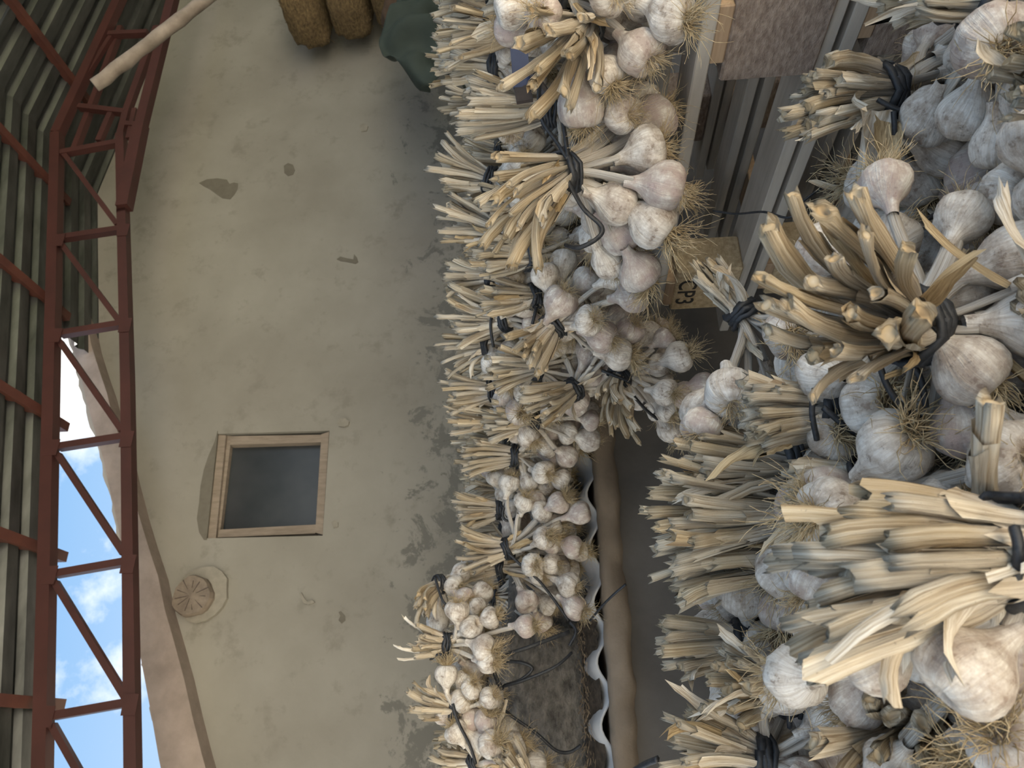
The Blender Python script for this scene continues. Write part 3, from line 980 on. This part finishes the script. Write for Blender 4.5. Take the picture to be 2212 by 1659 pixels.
bundle((1225,-20,1.10),(1410,60,1.08),(1030,-40,1.15), 14, [(1447,38,1.02),(1385,108,1.06),(1330,30,1.15),(1110,20,1.10)], su=.45, R=.036,
       label='garlic bundle at the pallet corner with two big clean bulbs and thick necks')
bundle((1195,705,1.52),(1300,630,1.48),(1135,775,1.45), 15, [(1330,598,1.42),(1365,640,1.40),(1255,690,1.5),(1270,610,1.5)], su=.45, R=.034,
       label='bundle of brown drooping stalks with bulbs turned roots outward above')
bundle((1338,815,1.62),(1470,810,1.60),(1335,915,1.52), 15, [(1465,772,1.56),(1518,830,1.56),(1472,852,1.58)], su=.55, R=.030,
       label='bundle hanging over the pallet end, stalks fanned, three bulbs sticking out', tw=[[(1300,800,1.58),(1330,812,1.575),(1362,826,1.575)],[(1345,825,1.58),(1390,880,1.6),(1420,905,1.62)]])
bundle((1238,842,1.72),(1310,760,1.74),(1150,885,1.64), 14, [(1360,715,1.55),(1340,690,1.6)], su=.5, R=.032,
       label='bundle with stalks splayed left and a black knot above the sheet edge')
bundle((1095,690,1.75),(1200,640,1.7),(975,680,1.85), 16, [(1155,610,1.65),(1130,655,1.65)], su=.5, R=.031,
       label='bundle in mid heap with a grey-black band and thin stalks')
bundle((1060,745,1.85),(1150,760,1.8),(975,760,1.95), 16, [(1120,800,1.75)], su=.5, label='bundle in mid heap beside two loops of black twine', tw=[[(1070,650,1.75),(1060,700,1.74),(1066,750,1.74)],[(1180,640,1.6),(1200,680,1.58),(1190,720,1.58),(1165,690,1.6)],[(1160,660,1.6),(1150,700,1.6)]])
# row along the white sheet
bundle((1112,985,1.98),(1200,1000,1.97),(1000,992,1.98), 17, [(1157,950,1.92),(1212,1035,1.92),(1178,1015,1.95),(1232,965,1.98),(1178,1050,1.98)], su=.42, R=.029, rad=.0075, label='upright bundle with a tight straw brush and bulbs hanging at the sheet edge')
bundle((1098,1185,1.96),(1215,1110,1.92),(990,1190,1.95), 16, [(1206,1088,1.88),(1252,1108,1.87),(1195,1132,1.93),(1235,1182,1.88)], su=.48, R=.030, label='bundle with splayed necks and well separated bulbs over the stone', tw=[[(1098,1195,1.9),(1130,1225,1.88),(1165,1255,1.87),(1200,1300,1.86),(1228,1340,1.85)]])
bundle((1085,1225,2.0),(1200,1270,1.9),(985,1240,2.0), 12, [(1190,1218,1.9),(1228,1262,1.86),(1240,1312,1.85)], su=.35, R=.030, label='bundle beside the stone with long necks bending down to the sheet')
bundle((1080,1100,2.1),(1120,1090,2.1),(985,1100,2.1), 16, [(1110,1100,2.06)], su=.45, label='shaded bundle standing behind the splayed-neck bundle', tw=[[(1088,1030,1.98),(1098,1065,1.97),(1086,1110,1.97),(1100,1125,1.97),(1140,1105,1.99)]])
bundle((1105,900,2.0),(1180,880,2.0),(970,880,2.0), 17, [(1190,925,1.95)], su=.42, label='upright bundle with spiky stalks next to the tight straw brush')
# on and behind the stone
bundle((948,1262,1.95),(1010,1300,1.93),(905,1312,1.85), 10, [(1003,1290,1.88),(1030,1312,1.86)], su=.4, R=.028, label='small bundle with stalks drooping over its black band on the stone', tw=[[(940,1248,1.9),(958,1300,1.84),(985,1318,1.86)]])
bundle((965,1392,1.80),(1045,1390,1.80),(896,1385,1.78), 12, [(1058,1335,1.78),(1135,1353,1.74),(1045,1402,1.74),(1052,1428,1.73),(1022,1370,1.82)], su=.5, R=.031, label='small bundle on the stone with one bulb hanging far out on its neck', tw=[[(930,1425,1.78),(955,1415,1.77),(985,1470,1.78)]])
bundle((982,1535,1.76),(1045,1505,1.76),(893,1515,1.76), 13, [(1018,1490,1.74),(1056,1508,1.72),(1000,1470,1.78)], su=.5, R=.030, label='bundle with a fan of flat pale stalks near the left end of the stone', tw=[[(978,1520,1.71),(990,1560,1.7),(1015,1610,1.7),(1028,1650,1.7)]])
bundle((1030,1650,1.72),(1070,1590,1.72),(950,1640,1.76), 13, [(1048,1560,1.72),(1060,1610,1.68),(1020,1555,1.76)], su=.45, R=.030, label='bundle cut by the picture edge at the left end of the stone')
bundle((1140,1690,1.66),(1200,1760,1.66),(1085,1625,1.64), 8, [], su=.35, label='few upright stalks in front of the stone at the picture edge')
# near heap, right side
bundle((1905,205,.86),(2100,240,.90),(1725,215,.84), 16, [(2143,208,.84),(2050,200,.92),(2035,325,.84),(1985,395,.88),(2075,120,.9)], su=.42, R=.030, rad=.0085, leaves=8, hsp=.75, xl=[((1885,235,.83),(1868,368,.82),.042),((1915,260,.82),(1905,345,.81),.034),((1905,330,.85),(1912,425,.86),.022)],
       label='bundle with a tight black band and yellow stalks in front of the pallets', tw=[[(1895,215,.82),(1950,240,.815),(2040,252,.81),(2110,262,.80),(2212,252,.78)],[(1930,240,.81),(1932,300,.82),(1925,420,.86)],[(2110,262,.79),(2100,330,.80),(2085,400,.80),(2040,450,.80),(2010,470,.82)]])
bundle((2060,-10,.72),(2330,-40,.80),(1930,25,.76), 8, [(2150,85,.66),(2205,140,.72)], su=.4, hsp=.55, back=.16, R=.034, rad=.0075, label='bundle at the top right picture corner with a large stained bulb')
bundle((2020,420,.90),(2140,400,.80),(1900,430,.95), 10, [(2112,372,.80),(2125,462,.74),(2195,420,.66),(2000,390,.9)], su=.4, R=.034, hsp=.6, back=.1, label='bundle whose fat dirty bulbs lie between the two nearest ties')
bundle((1965,705,.64),(2120,690,.66),(1780,615,.52), 20, [(2092,795,.62),(2195,560,.62),(2180,640,.68)], su=.46, R=.030, rad=.0078, leaves=9,
       label='big near bundle of tan stalks pointing at the camera, hollow ends showing', tw=[[(1895,770,.66),(1915,830,.66),(1950,880,.66),(1990,905,.67)],[(1945,760,.655),(1985,810,.65),(2000,880,.65)]])
bundle((1604,676,1.02),(1740,860,.95),(1525,575,1.02), 16, [], su=.30, rad=.0055, label='slim pale bundle with ragged tips standing before the pale pallet block', leaves=6)
bundle((1772,890,.80),(2000,930,.80),(1610,900,.80), 20, [(2030,905,.70),(1925,1010,.78),(1900,770,.84),(1960,830,.80)], su=.50, R=.034, rad=.0080, leaves=8,
       label='wide bundle bound by a broad doubled black band', tw=[[(1760,840,.76),(1754,890,.755),(1765,950,.76)],[(1778,880,.755),(1840,930,.75),(1900,955,.75),(1935,950,.75),(1940,880,.75),(1905,860,.76)],[(1940,930,.75),(1925,1000,.76)],[(1880,825,.76),(1960,850,.74),(1990,900,.73)]])
bundle((1700,1010,.92),(1850,1010,.92),(1470,1010,.92), 20, [], su=.46, rad=.0082, leaves=7, label='broad bundle of straw stalks reaching towards the dark bench face, uppermost')
bundle((1690,1110,.90),(1850,1110,.90),(1430,1120,.90), 20, [], su=.44, rad=.0082, leaves=7, label='broad bundle of straw stalks in the middle of the near heap')
bundle((1700,1200,.92),(1800,1240,.94),(1450,1220,.93), 20, [(1790,1265,.92),(1700,1265,.95),(1640,1275,.98),(1590,1295,1.0)], su=.46, rad=.0080, R=.031, leaves=7, label='broad bundle whose stalks droop beside a black knot',
       tw=[[(1700,1240,.88),(1735,1280,.87),(1760,1310,.87),(1725,1350,.88),(1690,1420,.88)],[(1715,1235,.88),(1760,1250,.86),(1755,1290,.86),(1725,1285,.87)],[(1745,1300,.865),(1735,1360,.87),(1710,1430,.88)],[(1615,1260,.96),(1630,1330,.94)]])
bundle((1600,1388,.96),(1720,1385,.96),(1425,1400,.96), 17, [(1660,1395,.92),(1800,1382,.86),(1785,1340,.90),(1700,1330,.96)], su=.42, R=.031, label='neat sheaf of stalks with a narrow black band left of the knot')
bundle((1700,1490,.86),(1860,1500,.86),(1560,1460,.84), 16, [(1895,1520,.80),(1880,1570,.82),(1850,1440,.84)], su=.55, R=.032, leaves=8, label='bundle with a wide black strap and a knobbly dried flower head', tw=[[(1690,1462,.82),(1700,1500,.815),(1706,1570,.825)]])
bundle((1640,1640,.84),(1780,1660,.84),(1450,1600,.84), 14, [], su=.55, leaves=6, label='loose bundle at the lower picture edge, stalks spread against the bench', tw=[[(1420,1640,.86),(1395,1650,.88),(1370,1665,.9)]])
bundle((2205,1190,.44),(2230,1420,.58),(1760,1230,.47), 20, [(2085,1442,.43),(1895,1420,.50),(2200,1420,.50),(1990,1400,.56)], su=.50, R=.027, rad=.0078, leaves=8,
       label='nearest bundle, out of focus, long stalks sweeping left from a black band', tw=[[(2190,1140,.415),(2200,1180,.41),(2195,1250,.415)]])
bundle((2130,1130,.52),(2230,1190,.55),(2115,880,.44), 1, [], su=.05, rad=.0075, leaves=0, label='single thick pale stalk standing up beside the nearest tie')
bundle((1990,1560,.66),(2110,1520,.68),(1900,1640,.56), 13, [(2150,1560,.62),(2190,1520,.6)], su=.5, R=.032, rad=.0078, label='bundle at the bottom edge with yellow hollow ends facing the camera')
bundle((2250,1600,.50),(2160,1640,.50),(2290,1500,.6), 6, [(2140,1640,.50),(2195,1600,.47)], su=.4, R=.030, label='bundle showing two round bulbs at the bottom right picture corner')
bundle((1850,1050,.75),(2010,1100,.72),(1700,1060,.78), 14, [(2045,1080,.66),(2180,1000,.56)], su=.4, R=.032, label='bundle under the single upright stalk, roots brushing its bulbs')
bundle((1062,600,1.85),(1150,590,1.85),(965,605,1.9), 17, [], su=.5, label='dense bundle in mid heap just left of the large fan tips')
bundle((1066,845,1.95),(1150,830,1.95),(968,850,1.98), 17, [], su=.5, label='bundle with stalks bristling beside the splayed brown stalks')
bundle((1075,500,1.72),(1170,500,1.72),(960,470,1.78), 17, [], su=.5, label='bundle behind the large fan, tips poking past its left side')
bundle((1060,390,1.70),(1160,400,1.70),(955,360,1.76), 17, [], su=.5, label='bundle with wispy tips behind the long straight stalks')
bundle((1075,140,1.55),(1170,150,1.55),(975,130,1.60), 17, [], su=.5, label='bundle behind the blue bar, stalks level and closely packed')
bundle((1060,20,1.60),(1160,20,1.60),(970,20,1.65), 17, [], su=.5, label='bundle at the top edge beside the grey-green metal strip')
bundle((1150,640,1.62),(1240,650,1.72),(1045,650,1.62), 16, [], su=.5, hsp=.7, label='bundle with slanting brown stalks just under the large fan')
bundle((1155,795,1.72),(1240,800,1.82),(1050,800,1.72), 16, [], su=.5, hsp=.7, label='bundle of brown stalks left of the drooping brown one')
bundle((1150,910,1.88),(1230,900,1.98),(1050,905,1.88), 16, [], su=.45, hsp=.7, label='bundle of golden stalks above the tight straw brush')
bundle((1140,555,1.55),(1230,570,1.66),(1030,560,1.55), 16, [], su=.45, hsp=.7, label='bundle mostly hidden under the tips of the large fan')
# ---- packed bundles nobody can tell apart: rows further back in the heap
BACK = 'dried garlic bundle packed in the dense back rows, only its pale stalk tips showing'
def filler(X, Y, zb, lean=(0, 0), H=.36, n=16, lod=1, label=BACK, group='packed back rows of garlic bundles', su=None):
    b = Vector((X, Y, zb + .05)); ax = Vector((lean[0], lean[1], 1)).normalized()
    tie = b + ax * H * .45; tip = b + ax * (H - .05)
    tip += Vector((random.uniform(-.03, .03), random.uniform(-.03, .03), random.uniform(-.03, .02)))
    bundle(tie, b, tip, n, su=su or random.uniform(.38, .52), label=label, group=group, lod=lod, rad=random.uniform(.0062, .0075), leaves=3, R=.029, world=True)
# bench heap: rows parallel to the bench front
for k in range(3):
    Y = 2.22 + .17 * k
    x_from = .50 if k == 0 else (-.25 if k == 1 else -.45)
    X = x_from
    while X < 2.75 + .2 * k:
        zb = LEDGE_Z + .03 + .035 * k + (.05 if X < .45 else 0)
        if not (k == 0 and X > 1.25):
            filler(X + random.uniform(-.03, .03), Y + random.uniform(-.03, .03), zb, (random.uniform(-.2, .2), random.uniform(-.25, .05)))
        X += .165
# pallet heap
for i in range(4):
    X = 1.13 + .165 * i
    for j in range(8):
        Y = .72 + .165 * j + random.uniform(-.03, .03)
        zb = .69 + min(.15, .055 * i)
        if i == 0 and j < 4: continue
        filler(X + random.uniform(-.03, .03), Y, zb, (random.uniform(-.3, .05), random.uniform(-.2, .2)), H=.34)
# near heap underlayer
UND = 'dried garlic bundle half buried under the near heap'
for (X, Y) in [(-.30,.62),(-.12,.70),(.06,.74),(.22,.86),(-.05,.90),(-.22,.84),(.14,1.02),(.30,.52),(.12,.56),(-.08,.52),(-.28,.45),(.0,.36),(.2,.38),(.42,.44),(.6,.5)]:
    filler(X, Y, .365, (random.uniform(-.2, .2), random.uniform(-.2, .2)), H=.25 if X < .28 else .18, label=UND, group='bundles under the near heap', lod=1)

# ---- heads: fixed ones as seen, the others packed round the bundle's head centre, then pushed apart
H_pos, H_rad, H_fix, H_b, H_anchor = [], [], [], [], []
for bi, B in enumerate(BUNDLES):
    rb = random.Random(bi * 13 + 5)
    B['rng'] = rb
    ax = (B['head'] - B['tie']).normalized()
    s1 = ax.orthogonal().normalized(); s2 = ax.cross(s1)
    for i in range(B['n']):
        Rr = B['R'] * rb.uniform(.82, 1.1)
        if i < len(B['hs']):
            p = B['hs'][i]; fx = 1
        else:
            a = 2.39996 * i + rb.uniform(-.3, .3); q = B['hsp'] * .031 * 1.15 * math.sqrt(i + .4)
            p = B['head'] + s1 * (math.cos(a) * q) + s2 * (math.sin(a) * q) + ax * (rb.uniform(-.03, .02) - q * .25)
            if len(B['hs']): p = p + FWD * B['back']
            fx = 0
        H_pos.append(p[:]); H_rad.append(Rr); H_fix.append(fx); H_b.append(bi); H_anchor.append(p[:])
pos = np.array(H_pos); rad = np.array(H_rad); fix = np.array(H_fix, bool); anc = pos.copy()
for it in range(40):
    d = pos[:, None, :] - pos[None, :, :]
    dist = np.sqrt((d ** 2).sum(-1)) + np.eye(len(pos)) * 9
    need = (rad[:, None] + rad[None, :]) * .93
    ov = np.clip(need - dist, 0, None)
    push = (d / np.maximum(dist, 1e-5)[..., None] * (ov * .42)[..., None]).sum(1)
    push = np.clip(push, -.02, .02)
    push[fix] *= .05
    pos += push
    pos += (anc - pos) * np.where(fix, .3, .03)[:, None]

def band(mb, c, ax, r, wraps, tr, rb, spread=.010):
    s1 = ax.orthogonal().normalized(); s2 = ax.cross(s1)
    pts = []
    N = int(14 * wraps)
    ph = rb.uniform(0, 6.28)
    for i in range(N + 1):
        a = 2 * math.pi * i / 14 + ph
        rr = r * (1 + .06 * math.sin(3 * a + i))
        pts.append(c + s1 * (math.cos(a) * rr) + s2 * (math.sin(a) * rr) + ax * (spread * (i / N - .5) + .002 * math.sin(i * 1.7)))
    mb.tube(pts, tr, 5, True, flat=.6)

for bi, B in enumerate(BUNDLES):
    rb = B['rng']; hi = B['lod'] == 0
    tie, head, tip = B['tie'], B['head'], B['tip']
    e = empty('garlic_bundle', tie)
    tag(e, B['label'], 'garlic bundle', B['group'] or 'garlic bundles standing out in the heap')
    upax = (tip - tie).normalized(); loax = (tie - head).normalized()
    d1 = (upax + loax).normalized()
    n = B['n']
    rt = B['rt'] or B['rad'] * .66 * math.sqrt(n) * 1.02
    s1 = d1.orthogonal().normalized(); s2 = d1.cross(s1)
    L2 = (tip - tie).length
    slots = []
    for i in range(n):
        a = 2.39996 * i; q = math.sqrt((i + .5) / n)
        slots.append((math.cos(a) * q, math.sin(a) * q))
    ids = [k for k in range(len(H_b)) if H_b[k] == bi]
    free = list(range(n))
    for hn, k in enumerate(ids):
        hp = Vector(pos[k]); Rk = rad[k]
        rel = hp - tie
        hx, hy = rel.dot(s1), rel.dot(s2)
        m = max(.03, math.hypot(hx, hy)); hx, hy = hx / .11, hy / .11
        si = min(free, key=lambda f: (slots[f][0] - hx) ** 2 + (slots[f][1] - hy) ** 2)
        free.remove(si)
        sx, sy = slots[si]
        p1 = tie + s1 * (sx * rt) + s2 * (sy * rt)
        to = (p1 - hp)
        nd = (to.normalized() + Vector((rb.uniform(-1, 1), rb.uniform(-1, 1), rb.uniform(-1, 1))) * .22).normalized()
        # bulb
        bo = bpy.data.objects.new('bulb', BULBS[rb.randrange(len(BULBS))])
        link(bo, e)
        bo.location = hp - tie
        bo.rotation_mode = 'QUATERNION'
        qt = Vector((0, 0, 1)).rotation_difference(nd)
        spin = Matrix.Rotation(rb.uniform(0, 6.28), 3, 'Z').to_quaternion()
        bo.rotation_quaternion = qt @ spin
        bo.scale = (Rk * rb.uniform(.93, 1.07), Rk * rb.uniform(.93, 1.07), Rk * rb.uniform(.9, 1.1))
        if rb.random() < (.85 if hi else .5):
            ro = bpy.data.objects.new('roots', (ROOTS_FINE if hi else ROOTS_MID)[rb.randrange(6)])
            link(ro, bo)
            ro.rotation_euler = (0, 0, rb.uniform(0, 6.28))
            ks = rb.uniform(.75, 1.15); ro.scale = (ks, ks, ks)
        # stalk
        p0 = hp + nd * Rk * 1.2
        L = L2 * rb.uniform(.80, 1.12)
        f = B['su'] * L
        p2 = tie + upax * L + s1 * (sx * f) + s2 * (sy * f) - upax * (abs(f) * (sx * sx + sy * sy) * .25)
        p2 += Vector((rb.uniform(-1, 1), rb.uniform(-1, 1), rb.uniform(-1, 1))) * L * .05
        d1k = (d1 + (s1 * sx + s2 * sy) * .25).normalized()
        vs, fs, uv = stalk_mesh(p0 - tie, nd, p1 - tie, d1k, p2 - tie, B['rad'] * rb.uniform(.62, 1.25), rb, hi)
        me = mesh_from('stalk', vs, fs, uv, True); me.materials.append(M['dry_stalk'])
        link(bpy.data.objects.new('stalk', me), e)
    for q in range(B['leaves']):
        up_side = rb.random() < .5
        a = rb.uniform(0, 6.28); rad_d = s1 * math.cos(a) + s2 * math.sin(a)
        if up_side:
            p = tie + rad_d * rt * 1.1 + upax * rb.uniform(.0, .06); dv = (upax + rad_d * rb.uniform(.2, .8)).normalized()
        else:
            p = tie + rad_d * rt * 1.1 - loax * rb.uniform(.0, .05); dv = (-loax + rad_d * rb.uniform(.2, .9)).normalized()
        vs, fs, uv = leaf_mesh(p - tie, dv, rb.uniform(.035, .095), rb.uniform(.010, .019), rb)
        me = mesh_from('dry_leaf', vs, fs, uv, True); me.materials.append(M['dry_leaf'])
        link(bpy.data.objects.new('dry_leaf', me), e)
    for a_, b_, w_ in B['xl']:
        vs, fs, uv = leaf_mesh(a_ - tie, b_ - a_, (b_ - a_).length, w_, rb, FWD)
        me = mesh_from('dry_leaf', vs, fs, uv, True); me.materials.append(M['dry_leaf'])
        link(bpy.data.objects.new('dry_leaf', me), e)
    mb = MB()
    band(mb, tie, d1, rt * 1.22 + .004, 3.2, .0058, rb, .020)
    mb.build('twine_tie', M['twine'], e, smooth=True)
    for path in B['tw']:
        m2 = MB(); m2.tube(smooth_path(path, 6), .0046, 6, True, flat=.7)
        m2.build('twine_tail', M['twine'], e, smooth=True)

# ==================================================================== smaller things
# twine lying round the stone
tw = MB()
for path in ([(1230,1365,1.82),(1150,1395,1.79),(1085,1420,1.80),(1068,1450,1.82),(1085,1490,1.80)], [(1088,1482,1.79),(1130,1470,1.775),(1200,1440,1.775),(1235,1410,1.80)],
             [(1090,1480,1.795),(1125,1468,1.78),(1150,1445,1.78),(1130,1432,1.785),(1095,1428,1.80)], [(1085,1530,1.79),(1110,1550,1.77),(1160,1585,1.755),(1200,1620,1.75),(1230,1625,1.75),(1255,1610,1.75)],
             [(1232,1345,1.83),(1245,1365,1.81),(1230,1395,1.80)]):
    tw.tube(smooth_path([P(*q) for q in path], 6), .0055, 6, True, flat=.7)
tag(tw.build('black_twine', M['twine'], smooth=True), 'black twine looped loosely round the big grey stone', 'twine')
tw = MB(); tw.tube(smooth_path([P(1275,1340,1.83), P(1300,1310,1.80), P(1325,1285,1.78), P(1352,1262,1.77)], 5), .005, 6, True, flat=.6)
tag(tw.build('black_twine', M['twine'], smooth=True), 'short stiff twine end sticking out over the sheet edge', 'twine')

tw = MB(); tw.tube(smooth_path([P(1540,455,1.17), P(1590,462,1.14), P(1650,458,1.08), P(1705,470,1.03), P(1735,435,1.02), P(1775,405,1.02)], 6), .0018, 5, True)
tag(tw.build('thin_string', M['twine'], smooth=True), 'thin dark string stretched across the pallet opening', 'string')

# hay bales stacked by the wall, far right
def bale(c, s, label):
    bm = bmesh.new(); bmesh.ops.create_cube(bm, size=1.0)
    bmesh.ops.subdivide_edges(bm, edges=bm.edges, cuts=7, use_grid_fill=True)
    from mathutils import noise as mn
    for v in bm.verts:
        p = v.co.copy(); q = p.normalized() * .66
        v.co = p.lerp(q, .38)
        v.co += mn.noise_vector(v.co * 5 + c) * .035 + mn.noise_vector(v.co * 14 + c) * .02
        v.co = Vector((v.co.x * s[0], v.co.y * s[1], v.co.z * s[2]))
    me = bpy.data.meshes.new('hay_bale'); bm.to_mesh(me); bm.free()
    me.polygons.foreach_set('use_smooth', [True] * len(me.polygons))
    e = empty('hay_bale', c)
    obj('straw_body', me, M['straw'], e)
    mb = MB()
    for k in range(700):
        u = [random.uniform(-.5, .5) for _ in range(3)]
        f = random.choice((0, 1, 2)); u[f] = .47 * (-1 if f < 2 else random.choice((-1, 1)))
        p = Vector((u[0] * s[0] * .95, u[1] * s[1] * .95, u[2] * s[2] * .95))
        d = Vector((random.uniform(-1, 1), random.uniform(-1, .3), random.uniform(-1, 1))) * random.uniform(.02, .07)
        mb.bar(p, p + d, .005, .003)
    me2 = mesh_from('loose_straw', mb.v, mb.f); o = obj('loose_straw', me2, M['straw'], e); o['kind'] = 'stuff'
    tag(e, label, 'hay bale', 'hay bales stacked at the wall')
bz = [PY(668, -20, 4.95)]; bz += [bz[0] + Vector((.07, 0, -.43)), bz[0] + Vector((.16, 0, -.86))]
names = ['topmost hay bale of the stack beside the wall', 'second hay bale from the top of the stack', 'third hay bale of the stack, partly behind the dark green cloth']
for c, l, w in zip(bz, names, (1.0, .96, .94)):
    bale(c, (.98 * w, .62, .375), l)
z = bz[-1].z - .43; k = 0
while z > .2:
    bale(Vector((bz[-1].x + .05, 4.95, z)), (.95, .62, .375), 'hay bale low in the stack, hidden behind the garlic'); z -= .43

# draped dark green cloth behind the back rows
def cloth(c, w, h, dep, name, mat, seed, label, cat):
    from mathutils import noise as mn
    n, m_ = 46, 30
    vs, fs = [], []
    for i in range(n):
        for j in range(m_):
            u, v = i / (n - 1), j / (m_ - 1)
            x = (u - .5) * w
            zt = h * (0.15 + .85 * min(1, 3.0 * u) ** .5) * (1 - .12 * math.sin(u * 9 + seed))
            zz = zt * (1 - v) + (-.2) * v
            fold = .05 * math.sin(u * 17 + 4 * v + seed) + .035 * math.sin(u * 31 - 3 * v) + .05 * mn.noise(Vector((u * 5, v * 4, seed)))
            bulge = -dep * math.sin(math.pi * min(1, .25 + v * .75))
            vs.append((c.x + x + .06 * mn.noise(Vector((u * 3, v * 3, seed + 4))), c.y + bulge + fold, c.z + zz + .05 * mn.noise(Vector((u * 6, v * 2, seed + 9)))))
    for i in range(n - 1):
        for j in range(m_ - 1):
            a = i * m_ + j; fs.append((a, a + m_, a + m_ + 1, a + 1))
    mb = MB(); mb.add(vs, fs)
    o = mb.build(name, M[mat], smooth=True)
    s = o.modifiers.new('thick', 'SOLIDIFY'); s.thickness = .006
    return tag(o, label, cat)
cc = PY(955, 60, 4.0)
cloth(Vector((cc.x - .02, 4.0, cc.z)), 1.5, .42, .16, 'green_cloth', 'green_cloth', 2.0, 'crumpled dark green cloth heaped behind the back rows of garlic', 'cloth')
sc_ = PY(862, 70, 4.6)
s = rock(Vector((sc_.x + .20, 4.6, sc_.z - .08)), (.48, .32, .40), 5.5, 'burlap_sack', 'burlap', jit=.07)
tag(s, 'dark brown sack between the hay bales and the green cloth', 'sack')

# rough wooden pole jutting in under the roof
a, b = P(203, 186, 3.9), P(520, -60, 4.05)
pts, rs = [], []
for i in range(15):
    q = a.lerp(b, i / 14) + Vector((random.uniform(-.004, .004), random.uniform(-.004, .004), random.uniform(-.005, .005)))
    pts.append(q); rs.append(0.034 * (1 + .05 * math.sin(i * 1.3) + (.15 if i in (3, 8) else 0)))
mb = MB(); mb.tube(pts, 0, 10, True, rs=rs)
tag(mb.build('wooden_pole', M['pole_wood'], smooth=True), 'rough barked wooden pole jutting in beneath the roof peak', 'pole')

# blue painted flat bar with dark iron clip stuck between the bundles
be = empty('blue_bracket', P(1120, 150, 1.28))
mb = MB(); mb.bar(P(1118, 70, 1.30), P(1128, 190, 1.26), .030, .005, up=FWD); mb.build('blue_bar', M['blue_paint'], be)
mb = MB(); mb.bar(P(1128, 188, 1.262), P(1134, 220, 1.25), .028, .007, up=FWD); mb.build('iron_end', M['dark_iron'], be)
mb = MB(); mb.tube(smooth_path([P(1148, 150, 1.26), P(1160, 175, 1.24), P(1180, 205, 1.23)], 5), .008, 8, True, rs=None); mb.build('iron_hook', M['dark_iron'], be)
tag(be, 'blue painted flat bar with a dark iron end between the bundles', 'bracket')
mb = MB(); mb.bar(P(1050, -40, 1.75), P(1034, 150, 1.75), .022, .008, up=FWD)
tag(mb.build('metal_strip', M['grey_iron']), 'narrow grey-green metal strip rising among the back rows', 'strip')
